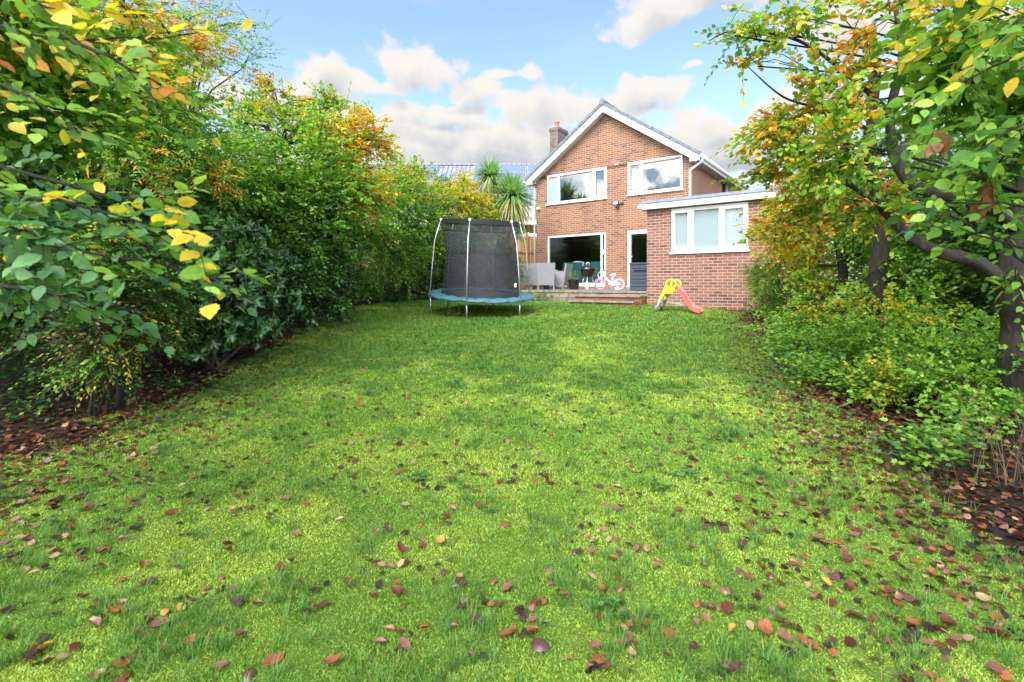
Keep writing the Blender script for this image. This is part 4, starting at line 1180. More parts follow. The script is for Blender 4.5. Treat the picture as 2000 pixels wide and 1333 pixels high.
def plant(name, label, cat, base, blobs, kind='beech', leaf='mid', lsize=.08, lwidth=.74, n=11, slen=.42, dens=30, mat='leaf', stem=None, stem_r=.06,
          droop=.25, group=None, limbs=True, bark='bark2', crown='crown', tilt=.35, outw=1.0, trunk_name='trunk', twig_r=.0035, branch_r=.02, drop_below=True):
    """blobs: (px, py, Y, rx_px, ry_px, depth_m, palette, density factor)"""
    base = Vector(base)
    root = empty(name, base, 0, label, cat, group)
    b0 = np.array(base)
    Bs, Ds, pals = [], [], []
    tb = MB()
    path = [Vector(p) for p in (stem or [])]
    if path:
        rs = stem_r if isinstance(stem_r, (list, tuple)) else list(np.linspace(stem_r, stem_r * .45, len(path)))
        # smooth the path
        pts = []; rr = []
        for i in range(len(path) - 1):
            p0 = path[max(i - 1, 0)]; p1 = path[i]; p2 = path[i + 1]; p3 = path[min(i + 2, len(path) - 1)]
            for s in range(5):
                t = s / 5
                q = .5 * ((2 * p1) + (p2 - p0) * t + (2 * p0 - 5 * p1 + 4 * p2 - p3) * t * t + (3 * p1 - p0 - 3 * p2 + p3) * t ** 3)
                pts.append(q); rr.append((rs[i] * (1 - t) + rs[i + 1] * t) * (1 + .10 * math.sin(len(pts) * 1.7)))
        pts.append(path[-1]); rr.append(rs[-1])
        if rs[0] > .1:
            for i_ in range(4): rr[i_] *= 1 + .35 * (1 - i_ / 4) ** 2
        tb.tube([p - base for p in pts], rr, 22, rough=.09)
    dens = dens * 2.1
    for (px, py, Y, rx, ry, dz, pal, fd) in blobs:
        c = W(px, py, Y); rad = (rx / F * Y, dz, ry / F * Y)
        m = (rad[0] * rad[2] * rad[1]) ** (1 / 3); area = 4 * math.pi * m * m
        ns = max(4, int(dens * fd * area)); K = max(4, int(ns / 16))
        P, U, cl = blob_points(c, rad, ns, K)
        if drop_below:
            keep = P[:, 2] > ground(P[:, 0], P[:, 1]) + .03
            P, U = P[keep], U[keep]
        D = nrm(U + np.array([0, 0, .10]) + rng.normal(0, .4, P.shape)) * outw
        D[:, 2] *= .55
        Bs.append(P - D * slen * .4); Ds.append(D); pals += [pal] * len(P)
        if limbs:
            src = None
            if path:
                src = min(path, key=lambda q: (q - c).length + (0 if q.z < c.z + .2 else 1.5))
            elif True:
                src = Vector((base.x + random.uniform(-.1, .1), base.y + random.uniform(-.1, .1), base.z))
            mid = src.lerp(c, .5) + Vector((random.uniform(-.1, .1), random.uniform(-.1, .1), .12))
            tb.tube([src - base, mid - base, c - base], [branch_r * 1.6, branch_r * 1.2, branch_r * .7], 7)
            for q in cl[:max(5, len(cl) // 3)]:
                q = Vector(q); 
                if q.z < float(ground(q.x, q.y)) + .05: continue
                s = c.lerp(mid, random.uniform(0, .5)); m2 = s.lerp(q, .5) + Vector((0, 0, random.uniform(-.02, .10)))
                tb.tube([s - base, m2 - base, q - base], [branch_r * .6, branch_r * .42, branch_r * .2], 5)
    B = np.concatenate(Bs); D = np.concatenate(Ds); L = slen * rng.uniform(.6, 1.3, len(B))
    P, LD, LN, sz, cols, E = sprays(kind, B, D, L, n, lsize, pals, droop, tilt)
    if leaf == 'far' and mat == 'leaf': pass
    V, faces, nv = place(leaf, P, LD, LN, sz, lwidth)
    T = TPL[leaf][0]
    o = loose_mesh(crown, V - b0, faces, nv, M[mat], cols, uv=T[:, :2] if leaf in ('near',) else None, smooth=(leaf == 'near'))
    o.parent = root
    if tb.v: tb.build(trunk_name, M[bark], root, smooth=True)
    twigs('twigs', B - b0, E - b0, np.full(len(B), twig_r), M[bark], root)
    return root
def gp(px, Y):
    x = (px - CX) / F * Y; return Vector((x, Y, float(ground(x, Y)) - .03))
# ------------------------------------------------------------------ left side planting
HEDGE = 'trees and shrubs along the left side of the lawn'
plant('beech_tree', 'large beech tree mid left, green crown turning yellow and orange at its right end', 'tree', gp(560, 10.5),
      [(430, 360, 7.9, 120, 70, .9, 'GLLLG', 1), (330, 330, 7.2, 90, 80, .9, 'GGLG', .7), (540, 330, 8.8, 120, 75, 1.0, 'GLLGL', .9), (630, 390, 9.3, 100, 75, .9, 'LLLGG', .9),
       (560, 255, 9.6, 90, 45, .9, 'GLLYG', .42), (640, 265, 10.0, 80, 50, .8, 'LYLLY', .4), (690, 310, 10.0, 52, 66, .6, 'YOYYOR', .95), (735, 275, 10.4, 30, 45, .4, 'OYYL', .45),
       (640, 210, 10.2, 60, 30, .5, 'LYLG', .4), (540, 195, 10.2, 60, 28, .5, 'LROY', .35), (690, 385, 9.6, 55, 35, .5, 'YOYL', .9), (480, 440, 8.4, 120, 45, .7, 'GGDLG', .9), (600, 450, 9.2, 90, 40, .6, 'GLDG', .8), (470, 240, 9.5, 80, 50, .8, 'GLLY', .3)],
      leaf='mid', dens=34, slen=.42, stem=[gp(560, 10.5), W(560, 480, 10.3), W(548, 380, 10), W(560, 280, 10)], stem_r=.11, bark='bark', branch_r=.025, group=HEDGE)
plant('birch_tree', 'tall thin tree with sparse small pale leaves against the sky', 'tree', gp(380, 11.5),
      [(400, 90, 10, 90, 90, 1.0, 'GLLY', .35), (480, 130, 10, 60, 80, .8, 'LLG', .22), (380, 180, 9.5, 70, 60, .8, 'GLG', .5), (500, 50, 10.5, 50, 55, .7, 'LYL', .10), (340, 30, 10, 90, 60, 1, 'GLYO', .5)],
      leaf='far', lsize=.06, n=9, slen=.4, dens=24, stem=[gp(380, 11.5), W(385, 400, 11.2), W(372, 240, 11), W(392, 60, 10.6)], stem_r=.08, bark='bark', branch_r=.014, group=HEDGE)
plant('rowan_tree', 'slender rowan with feathery orange and yellow leaflets hanging over the shrubs', 'tree', gp(235, 5.2),
      [(250, 290, 4.6, 90, 60, .5, 'LOLLG', .8), (340, 260, 5.0, 80, 60, .5, 'LGLG', .8), (290, 180, 5.0, 100, 80, .6, 'YLLG', .8), (150, 120, 5.2, 100, 90, .6, 'YLLG', .8), (240, 40, 5.2, 110, 60, .6, 'YLOL', .8), (350, 90, 5.4, 70, 70, .5, 'YLYO', .6), (400, 330, 5.2, 45, 45, .4, 'YOLG', .8), (180, 470, 4.6, 50, 50, .3, 'YLG', .4)],
      kind='pinnate', leaf='mid', lsize=.055, lwidth=.42, n=15, slen=.21, dens=36, droop=.35, stem=[gp(235, 5.2), W(240, 450, 5.1), W(230, 200, 5.0), W(238, 20, 4.9), W(236, -120, 4.9)], stem_r=.04, bark='bark', branch_r=.012, group=HEDGE)
plant('beech_tree', 'dense beech standing behind the rowan in the top left corner', 'tree', gp(-60, 7.0),
      [(60, 150, 5.6, 190, 150, 1.0, 'GLLG', 1), (230, 240, 6.6, 180, 130, 1.0, 'GLGG', .9), (0, 350, 5.0, 200, 120, .9, 'GDGD', 1), (200, 400, 6.0, 180, 110, 1.0, 'DGDG', 1), (130, 0, 5.6, 220, 90, 1.0, 'GLGY', .9), (60, 560, 5.4, 200, 130, .9, 'DDG', .8)],
      leaf='mid', dens=21, slen=.45, stem=[gp(-60, 7.0), W(-40, 350, 6.6), W(20, 120, 6.2), W(60, -100, 6)], stem_r=.16, bark='bark', branch_r=.03, group=HEDGE)
plant('privet_bush', 'loose olive green privet bush with drooping stems above the leaf litter', 'bush', gp(190, 5.0),
      [(200, 560, 4.7, 95, 80, .5, 'GDGD', 1), (260, 640, 4.9, 85, 60, .45, 'GDGDY', .9), (170, 640, 4.5, 60, 70, .4, 'DTGD', .7), (310, 560, 5.4, 70, 70, .5, 'DGGD', 1), (200, 480, 5.0, 110, 50, .5, 'GDG', .9), (210, 700, 4.6, 60, 22, .3, 'GGDL', .6)],
      kind='beech', leaf='far', lsize=.05, lwidth=.55, n=15, slen=.34, dens=55, mat='leaf', droop=.5, branch_r=.010, twig_r=.0025, group=HEDGE, crown='foliage', trunk_name='stems')
plant('rhododendron_bush', 'dark glossy rhododendron bush at the middle of the left border', 'bush', gp(420, 6.8),
      [(400, 610, 6.5, 75, 62, .6, 'DDBG', 1), (480, 585, 7.0, 75, 75, .6, 'DDB', 1), (370, 530, 6.6, 80, 60, .6, 'DGB', 1), (460, 500, 7.2, 90, 55, .6, 'DGD', 1), (330, 650, 6.0, 50, 40, .4, 'DDG', .9), (520, 640, 7.4, 35, 30, .4, 'DBD', .9)],
      kind='whorl', leaf='mid', lsize=.115, lwidth=.42, n=9, slen=.12, dens=42, mat='gloss', tilt=.5, branch_r=.014, group=HEDGE, crown='foliage', trunk_name='stems')
plant('laurel_bush', 'dark glossy evergreen bush right of the rhododendron', 'bush', gp(590, 9.6),
      [(580, 520, 8.8, 60, 65, .6, 'DGB', 1), (640, 510, 9.8, 60, 70, .6, 'DGD', 1), (600, 590, 9.4, 50, 35, .5, 'DGD', 1), (660, 570, 10.4, 35, 40, .4, 'DDG', .9), (560, 450, 8.9, 60, 35, .5, 'GDB', .9)],
      kind='beech', leaf='far', lsize=.075, lwidth=.8, n=10, slen=.3, dens=50, mat='gloss', branch_r=.013, group=HEDGE, crown='foliage', trunk_name='stems')
plant('hornbeam_tree', 'green arching tree whose lower branches hang towards the trampoline', 'tree', gp(740, 14.0),
      [(720, 440, 11.5, 60, 45, .7, 'LLG', 1), (770, 500, 12.8, 60, 45, .7, 'GLG', 1), (740, 400, 12.5, 60, 45, .7, 'GLL', .9), (810, 440, 13.8, 60, 55, .8, 'GDGL', 1), (790, 380, 14.2, 60, 40, .8, 'LLGY', .9), (720, 540, 11.6, 35, 30, .4, 'LGG', .6), (810, 350, 15, 40, 30, .6, 'LYG', .5), (750, 545, 14.6, 90, 40, .8, 'DDG', .8)],
      leaf='far', dens=34, slen=.4, stem=[gp(740, 14.0), W(745, 500, 13.8), W(760, 400, 13.5)], stem_r=.09, group=HEDGE)
plant('beech_hedge', 'dark green hedge behind the trampoline', 'hedge', gp(890, 17.2),
      [(860, 530, 17.0, 60, 45, .6, 'GDG', 1.9), (930, 525, 17.2, 60, 50, .6, 'GDG', 1.9), (980, 530, 17.4, 32, 50, .5, 'GDG', 1.9), (800, 520, 16.0, 60, 55, .6, 'GDG', 1.9), (870, 460, 16.6, 55, 45, .6, 'GLL', 1), (940, 455, 17.2, 60, 40, .6, 'LLG', 1), (1000, 450, 17.8, 28, 22, .4, 'GLG', .8)],
      leaf='far', lsize=.08, dens=26, slen=.4, group=HEDGE, crown='foliage', trunk_name='stems')
plant('acer_tree', 'small acer with bright yellow autumn leaves left of the palm', 'tree', gp(900, 17.4),
      [(900, 385, 17.2, 55, 38, .7, 'YYLY', 1), (860, 405, 16.8, 45, 35, .6, 'YLL', .9), (940, 410, 17.2, 40, 30, .5, 'YLY', .9), (905, 350, 17.4, 36, 26, .4, 'YYL', .45), (900, 425, 17, 60, 20, .5, 'LYL', .9)],
      leaf='far', lsize=.075, dens=32, slen=.35, stem=[gp(900, 17.4), W(900, 480, 17.3), W(905, 390, 17.2)], stem_r=.06, group=HEDGE)
plant('garden_tree', 'light green tree top beyond the hedge, in front of the solar panels', 'tree', gp(820, 20),
      [(830, 365, 19, 50, 30, .8, 'GLG', .8), (770, 350, 18, 40, 35, .8, 'LYG', .7), (760, 300, 17.5, 25, 22, .5, 'LYO', .25)],
      leaf='far', lsize=.08, dens=26, slen=.4, stem=[gp(820, 20), W(815, 450, 19.6), W(820, 370, 19.2)], stem_r=.08, group=HEDGE)

# near branches of the beech that leans in from the left
def near_branches(root, paths, name='branch', letter=None):
    """each path: list of (px,py,Y), palette, leaf count, leaf size; leaves both sides"""
    b0 = np.array(root.location)
    for pts, pal, nl, ls, subs in paths:
        P = [W(*p) for p in pts]
        # resample
        cum = [0]
        for i in range(1, len(P)): cum.append(cum[-1] + (P[i] - P[i - 1]).length)
        def at(s):
            s = s * cum[-1]
            for i in range(1, len(P)):
                if s <= cum[i]: return P[i - 1].lerp(P[i], (s - cum[i - 1]) / (cum[i] - cum[i - 1]))
            return P[-1]
        Q = [at(i / 12) + Vector((random.uniform(-1, 1), random.uniform(-1, 1), random.uniform(-1, 1))) * .006 for i in range(13)]
        br = MB().tube([q - root.location for q in Q], [.006 * (1 - i / 12) + .0016 for i in range(13)], 8)
        Bs, Ds = [], []
        dmain = (P[-1] - P[0]).normalized()
        for k in range(subs):
            s = .10 + .88 * k / subs + random.uniform(-.03, .03); q = at(max(0, min(1, s)))
            side = 1 if k % 2 else -1
            d = (dmain * .8 + Vector((0, 0, 1)) * side * random.uniform(.15, .5) + Vector((0, 1, 0)) * random.uniform(-.7, .7)).normalized()
            Bs.append(q); Ds.append(d)
        Bs.append(at(.72)); Ds.append(dmain)
        Bs = np.array([tuple(b) for b in Bs]); Ds = np.array([tuple(d) for d in Ds])
        L = rng.uniform(.16, .30, len(Bs)); L[-1] = (P[-1] - at(.72)).length
        Pp, LD, LN, sz, cols, E = sprays('beech', Bs, Ds, L, nl, ls, [pal] * len(Bs), .15, .5, .9)
        # lamina turned partly to the viewer as hanging beech leaves are
        V, faces, nv = place('near', Pp, LD, LN + np.array([0, -.35, 0]), sz * .88, .66)
        bo = br.build(name, M['bark'], root, smooth=True)
        o = loose_mesh('leaves', V - b0, faces, nv, M['leafv'], cols, uv=TPL['near'][0][:, :2], smooth=True); o.parent = bo
        twigs('twigs', Bs - b0, E - b0, np.full(len(Bs), .0018), M['bark'], bo)
rb = gp(-1700, 2.2)
lb = plant('beech_tree', 'nearest beech, its large leaved green and yellow branches reaching in from the left edge', 'tree', rb,
      [(-20, 130, 2.5, 130, 120, .35, 'LGLG', .9), (40, 260, 2.9, 150, 80, .4, 'GGL', .8), (100, 60, 2.7, 140, 90, .4, 'LGYL', .7), (-40, 0, 2.2, 120, 70, .3, 'LLGY', .8), (170, 180, 3.1, 110, 80, .4, 'GLG', .7),
       (-30, 430, 2.3, 110, 70, .3, 'BGBG', .9), (60, 500, 2.6, 120, 60, .35, 'GBG', .6)],
      leaf='near', lsize=.066, lwidth=.66, dens=48, slen=.34, mat='leafv', stem=[rb, W(-1500, 300, 2.2), W(-1200, -300, 2.3), W(-900, -700, 2.4)], stem_r=.14, bark='bark', branch_r=.010, twig_r=.0022)
near_branches(lb, [
    ([(-140, 20, 1.7), (40, 62, 1.45), (160, 78, 1.35), (270, 72, 1.3), (350, 78, 1.28), (385, 66, 1.28)], 'YLYOG', 7, 0.070, 10),
    ([(-100, -60, 1.3), (40, -10, 1.15), (110, 20, 1.1)], 'LYG', 5, 0.073, 6),
    ([(100, 60, 1.5), (210, 110, 1.45), (310, 165, 1.45), (360, 182, 1.5)], 'LYGO', 6, 0.063, 7),
    ([(-120, 120, 1.8), (60, 190, 1.7), (170, 270, 1.6)], 'LLGY', 7, 0.071, 8),
    ([(-100, 360, 1.6), (120, 395, 1.5), (290, 440, 1.35), (380, 455, 1.3), (440, 450, 1.3)], 'LBGLY', 7, 0.070, 11),
    ([(-80, 300, 1.8), (150, 370, 1.7), (330, 400, 1.55), (400, 405, 1.5)], 'BGL', 7, 0.070, 9),
    ([(-100, 470, 1.7), (150, 490, 1.6), (330, 520, 1.5), (450, 548, 1.45), (485, 545, 1.45)], 'BGLY', 7, 0.063, 10),
    ([(-100, 540, 1.7), (80, 570, 1.6), (200, 600, 1.55), (290, 612, 1.5)], 'BGB', 6, 0.063, 9),
    ([(-100, 420, 1.45), (50, 450, 1.35), (140, 500, 1.3)], 'BGB', 6, 0.070, 8)])

# cordyline (cabbage palm)
def palm():
    Y = 18.0; b = gp(972, Y)
    t = empty('cabbage_palm', b, 0, 'cabbage palm with two spiky green heads of strap leaves beside the brick house', 'palm tree')
    h1, h2 = W(958, 345, Y), W(1000, 385, Y - .3)
    fk = W(975, 440, Y)
    MB().tube([Vector((0, 0, 0)), (fk - b) * .6 + Vector((.03, 0, 0)), fk - b, (h1 - b)], [.12, .1, .08, .06], 10).tube([fk - b, (fk.lerp(h2, .5) - b) + Vector((.1, 0, -.05)), h2 - b], [.08, .07, .06], 10).build('trunk', M['bark2'], t, smooth=True)
    for hd, R0, nl in ((h1, .85, 420), (h2, 1.05, 700)):
        d = nrm(rng.normal(0, 1, (nl, 3)) + np.array([0, 0, .35])); c0 = np.array(hd - b)
        Ls = R0 * rng.uniform(.7, 1.15, nl); S = nrm(np.cross(d, [0, 0, 1.0]))
        seg = 5; V = []
        for k in range(seg + 1):
            s = k / seg; wdt = .034 * (1 - s) ** .6 * (1 if k else .5) + .002
            p = c0 + d * (Ls[:, None] * s) - np.array([0, 0, 1]) * (Ls * .42 * s ** 2.4 * (1.1 - np.clip(d[:, 2], -1, 1) * .8))[:, None]
            V += [p - S * wdt, p + S * wdt]
        V = np.stack(V, 1).reshape(-1, 3)
        f = [[2 * k, 2 * k + 1, 2 * k + 3, 2 * k + 2] for k in range(seg)]
        old = (d[:, 2] < -.15) & (rng.random(nl) < .75)
        cc = np.where(old[:, None], np.array([.56, .53, .28]), np.array([.22, .42, .14]))
        cc = cc * rng.uniform(.7, 1.3, (nl, 1))
        loose_mesh('leaf_head', V, f, 2 * (seg + 1), M['leaf'], cc).parent = t
palm()

# ------------------------------------------------------------------ right side planting
RS = 'trees and shrubs along the right side of the lawn'
tb0 = gp(1990, 4.7)
big = plant('beech_tree', 'old beech on the right with thick dark twisting trunk and limbs and yellow green crown', 'tree', tb0,
      [(1590, 210, 4.9, 110, 60, .5, 'YLOLL', .8), (1520, 260, 5.2, 65, 60, .45, 'YOLY', .75), (1640, 290, 4.6, 95, 60, .45, 'YLLG', .8), (1560, 330, 5.4, 85, 50, .5, 'YYLL', .75),
       (1500, 60, 5.0, 75, 38, .45, 'LLYG', .45), (1435, 70, 5.0, 38, 30, .3, 'LLY', .28), (1600, 40, 4.8, 90, 45, .45, 'LYG', .4), (1480, 130, 5.1, 50, 36, .35, 'YLR', .25), (1700, 140, 4.4, 60, 70, .45, 'LOYG', .4), (1720, 30, 4.2, 60, 45, .4, 'LYGO', .5),
       (1720, 400, 4.8, 70, 40, .4, 'OYLG', .6), (1650, 400, 5.4, 70, 50, .5, 'LGYO', .8), (1530, 440, 6.6, 60, 40, .45, 'YLOY', .75), (1590, 440, 6.8, 65, 40, .5, 'YLGO', .7)],
      leaf='mid', lsize=.072, dens=31, slen=.34, mat='leaf', stem=[tb0, W(1988, 640, 4.6), W(1978, 560, 4.5), W(1984, 490, 4.5), W(2010, 380, 4.6), W(2030, 200, 4.7), W(2030, -50, 4.8)], stem_r=[.17, .12, .11, .10, .085, .07, .05], bark='bark', branch_r=.010, group=RS)
def limb(root, pts, r, name='limb'):
    P = [W(*p) for p in pts]; out = []; rr = []
    for i in range(len(P) - 1):
        p0 = P[max(i - 1, 0)]; p1 = P[i]; p2 = P[i + 1]; p3 = P[min(i + 2, len(P) - 1)]
        for s in range(6):
            t = s / 6; out.append(.5 * ((2 * p1) + (p2 - p0) * t + (2 * p0 - 5 * p1 + 4 * p2 - p3) * t * t + (3 * p1 - p0 - 3 * p2 + p3) * t ** 3))
            rr.append((r[i] * (1 - t) + r[i + 1] * t) * (1 + .08 * math.sin(len(out) * 2.1)))
    out.append(P[-1]); rr.append(r[-1])
    return MB().tube([q - root.location for q in out], rr, 18, rough=.10).build(name, M['bark'], root, smooth=True)
limb(big, [(1950, 545, 4.5), (1900, 510, 4.4), (1830, 492, 4.4), (1770, 455, 4.5), (1720, 400, 4.6), (1695, 330, 4.8), (1690, 250, 5.0)], [.075, .058, .05, .044, .037, .028, .018])
limb(big, [(1990, 450, 4.55), (1930, 405, 4.4), (1860, 385, 4.3), (1790, 365, 4.3), (1750, 310, 4.4), (1738, 220, 4.6), (1760, 120, 4.8), (1750, 20, 5)], [.07, .06, .052, .048, .044, .038, .03, .022])
limb(big, [(1750, 310, 4.4), (1790, 260, 4.6), (1820, 180, 4.8), (1900, 60, 5.0)], [.05, .05, .045, .03])
limb(big, [(1720, 400, 4.6), (1640, 350, 4.9), (1560, 310, 5.2), (1480, 300, 5.5)], [.03, .024, .016, .006])
limb(big, [(1738, 220, 4.6), (1660, 150, 4.8), (1560, 80, 5.0), (1440, 60, 5.1), (1385, 80, 5.1)], [.028, .02, .014, .009, .004])
limb(big, [(1690, 250, 5.0), (1610, 215, 5.1), (1530, 190, 5.2), (1460, 130, 5.2)], [.02, .015, .01, .004])
near = plant('hazel_tree', 'nearest tree on the right, big fresh green leaves hanging in the top right corner', 'tree', gp(2700, 2.6),
      [(1900, 90, 2.4, 130, 90, .35, 'LGLG', .9), (1970, 230, 2.3, 100, 90, .3, 'GLG', 1.0), (1860, 200, 2.7, 80, 60, .3, 'LGYL', .4), (1930, 330, 2.5, 110, 50, .3, 'LGL', .55), (1830, 20, 2.6, 110, 50, .35, 'LYLG', .55), (1850, 400, 2.8, 50, 16, .2, 'LG', .35), (1980, 40, 2.1, 90, 80, .3, 'GLY', .8), (1960, 540, 3.0, 40, 20, .2, 'GL', .25)],
      leaf='near', lsize=.074, lwidth=.62, dens=34, slen=.32, mat='leafv', stem=[gp(2700, 2.6), W(2600, 300, 2.6), W(2400, -100, 2.6), W(2200, -300, 2.6)], stem_r=.09, bark='bark', branch_r=.008, twig_r=.0022, group=RS)
near_branches(near, [
    ([(2120, 60, 2.0), (1980, 110, 1.9), (1860, 170, 1.85), (1790, 240, 1.85)], 'LLG', 7, .075, 7),
    ([(2120, 200, 1.8), (2000, 240, 1.75), (1900, 300, 1.75), (1860, 350, 1.8)], 'LGL', 7, .078, 6),
    ([(2120, 420, 2.1), (1980, 400, 2.0), (1880, 395, 2.0), (1790, 400, 2.0)], 'LGB', 7, .07, 7),
    ([(2120, -20, 1.7), (2000, 30, 1.6), (1940, 90, 1.55)], 'LYG', 6, .08, 5),
    ([(2120, 520, 2.3), (1990, 480, 2.3), (1900, 455, 2.3), (1790, 440, 2.4)], 'LG', 7, .066, 6)])
# brown papery bracts hanging from the hazel
for (px, py, Y) in ((1845, 260, 2.2), (1915, 385, 2.3), (1935, 370, 2.4)):
    P = np.array([tuple(W(px, py, Y))] * 4) + rng.normal(0, .015, (4, 3))
    V, f_, nv = place('near', P, np.array([0, 0, -1.0]) + rng.normal(0, .25, (4, 3)), rng.normal(0, 1, (4, 3)), rng.uniform(.08, .11, 4), .6)
    o = loose_mesh('dead_leaves', V - np.array(near.location), f_, nv, M['leafv'], np.tile([.30, .15, .07], (4, 1)), uv=TPL['near'][0][:, :2], smooth=True); o.parent = near
tr2 = gp(1640, 9.0)
plant('ash_tree', 'slim dark trunked tree at the right edge of the lawn with green and yellow leaves', 'tree', tr2,
      [(1620, 400, 9.2, 90, 50, .5, 'LGYL', .7), (1720, 500, 8.6, 60, 60, .5, 'LGL', .8), (1570, 540, 9.6, 45, 40, .4, 'YLG', .7), (1700, 400, 8.2, 80, 60, .7, 'LLG', .7), (1720, 580, 7.6, 70, 45, .5, 'LLY', .8)],
      leaf='far', dens=30, slen=.38, stem=[tr2, W(1638, 600, 9.0), W(1648, 520, 9.0), W(1636, 440, 9.0), W(1655, 300, 9.0), W(1640, 180, 9.0)], stem_r=.115, bark='bark', branch_r=.018, group=RS)
tr3 = gp(1715, 7.4)
plant('beech_tree', 'beech with straight dark trunk between the slim tree and the thick twisted one', 'tree', tr3,
      [(1800, 560, 7.0, 90, 50, .5, 'LLG', .8), (1780, 470, 7.4, 90, 60, .6, 'GLG', .7), (1850, 300, 7.0, 150, 110, 1.0, 'GLG', .5), (1950, 480, 6.6, 120, 120, .8, 'DGD', .9), (1950, 150, 7, 150, 140, 1.0, 'GLG', .5), (2050, 300, 5.6, 120, 200, .8, 'GDG', .9)],
      leaf='far', lsize=.08, dens=24, slen=.42, stem=[tr3, W(1712, 560, 7.4), W(1722, 440, 7.4), W(1700, 300, 7.4), W(1712, 120, 7.4)], stem_r=.13, bark='bark', branch_r=.02, group=RS)
plant('hazel_hedge', 'tall yellow green hedge right of the extension', 'hedge', gp(1560, 12.6),
      [(1530, 440, 12.4, 45, 60, .5, 'YLOL', .9), (1570, 520, 12.0, 60, 60, .6, 'YLGO', .9), (1620, 380, 13.0, 80, 70, .8, 'LYG', .7), (1560, 400, 13.0, 50, 45, .5, 'LYLO', .7), (1700, 480, 12.4, 120, 120, 1.0, 'GLG', .9), (1850, 480, 11, 150, 150, 1.2, 'GGD', .8), (1800, 330, 12, 180, 100, 1.2, 'GLG', .4), (1530, 360, 12.8, 30, 30, .4, 'YOL', .5)],
      leaf='far', lsize=.085, dens=22, slen=.45, group=RS, crown='foliage', trunk_name='stems')
plant('yellow_hazel', 'hazel shrub turning yellow beside the brick extension', 'bush', gp(1545, 9.8),
      [(1585, 500, 9.9, 45, 45, .4, 'YLYO', .9), (1590, 560, 9.4, 40, 40, .4, 'YLGL', .9), (1600, 600, 8.8, 50, 30, .4, 'YLG', .7), (1515, 440, 10.2, 40, 40, .35, 'YOYL', .7), (1500, 395, 10.4, 25, 22, .3, 'YOL', .35)],
      leaf='far', lsize=.07, dens=48, slen=.34, group=RS, crown='foliage', trunk_name='stems')
plant('green_bush', 'fresh green fine leaved bush against the foot of the extension wall', 'bush', gp(1500, 10.9),
      [(1500, 555, 10.6, 38, 38, .35, 'LGL', 1), (1478, 525, 10.8, 20, 32, .2, 'LG', .5), (1530, 580, 10.5, 30, 20, .3, 'LGG', .9)],
      leaf='far', lsize=.035, lwidth=.6, n=14, slen=.22, dens=150, group=RS, branch_r=.006, twig_r=.002, crown='foliage', trunk_name='stems')
plant('snowberry_bush', 'broad pale green snowberry thicket below the thick beech trunk', 'bush', gp(1800, 5.8),
      [(1700, 665, 6.4, 80, 40, .5, 'LLGL', .75), (1790, 710, 5.6, 80, 45, .5, 'LLGL', .75), (1860, 650, 5.6, 75, 48, .5, 'LGL', .6), (1880, 740, 4.7, 70, 40, .4, 'LGL', .8), (1570, 645, 8.6, 45, 26, .4, 'LGL', .9), (1760, 620, 6.6, 70, 32, .5, 'LGY', .5), (1960, 700, 4.9, 60, 60, .4, 'GLG', .7), (1740, 745, 5.2, 60, 25, .3, 'GLY', .7)],
      leaf='mid', lsize=.042, lwidth=1.1, n=12, slen=.28, dens=85, group=RS, branch_r=.006, twig_r=.002, crown='foliage', trunk_name='stems', droop=.15)

def clump(name, label, cat, pts, lsize, pal, leaf='lobed', h=(.08, .25), per=1, lw=.9, kind=None, group=None, mat='leaf', uv=False):
    """stalked leaves rising from the ground at pts (x, y)"""
    P0 = np.array([(x, y, float(ground(x, y))) for x, y in pts]); P0 = np.repeat(P0, per, 0)
    b0 = P0.mean(0)
    n = len(P0); d = rng.normal(0, .45, (n, 3)); d[:, 2] = 1; d = nrm(d); hh = rng.uniform(h[0], h[1], n)
    E = P0 + d * hh[:, None]
    LD = np.stack([d[:, 0], d[:, 1], np.zeros(n)], 1) + rng.normal(0, .5, (n, 3)) * [1, 1, .3]; LN = np.array([0, -.15, 1.0]) + rng.normal(0, .3, (n, 3))
    V, f, nv = place(leaf, E, LD, LN, lsize * rng.uniform(.6, 1.2, n), lw)
    cols = colours([pal] * n, n, 1)
    if kind:
        o = loose_mesh(name, V, f, nv, M[mat], cols); tag(o, kind=kind); return o
    root = empty(name, tuple(b0), 0, label, cat, group)
    loose_mesh('leaves', V - b0, f, nv, M[mat], cols).parent = root
    twigs('stalks', P0 - b0, E - b0, np.full(n, .0016), M['grassm'] if False else M['bark2'], root)
    return root
def scatter_px(c, rx, ry, n):
    out = []
    while len(out) < n:
        a = rng.normal(0, .5, 2)
        if abs(a[0]) > 1 or abs(a[1]) > 1: continue
        g_ = G(c[0] + a[0] * rx, c[1] + a[1] * ry); out.append((g_.x, g_.y))
    return out
clump('geranium_plant', 'mounded geranium with lobed green leaves spilling onto the right edge of the lawn', 'plant', scatter_px((1815, 900), 105, 38, 420), .055, 'BLGL', h=(.06, .26), group=RS)
clump('geranium_plant', 'small geranium patch left of the largest one at the lawn edge', 'plant', scatter_px((1560, 715), 60, 26, 300), .05, 'BGGL', h=(.05, .2), group=RS)
P_ = []
for (c, rx, ry, n) in (((1560, 650), 70, 26, 900), ((1640, 700), 80, 35, 900), ((1500, 620), 40, 14, 500), ((1720, 780), 90, 30, 700), ((1900, 850), 90, 50, 500), ((1530, 690), 45, 22, 500), ((1600, 745), 60, 22, 500), ((1620, 660), 90, 25, 700)): P_ += scatter_px(c, rx, ry, int(n * 1.7))
clump('ground_cover', None, None, P_, .055, 'LLBGL', h=(.06, .36), kind='stuff')
P_ = []
for (c, rx, ry, n) in (((40, 800), 60, 40, 160), ((330, 760), 90, 16, 120), ((60, 760), 80, 30, 120)): P_ += scatter_px(c, rx, ry, n)
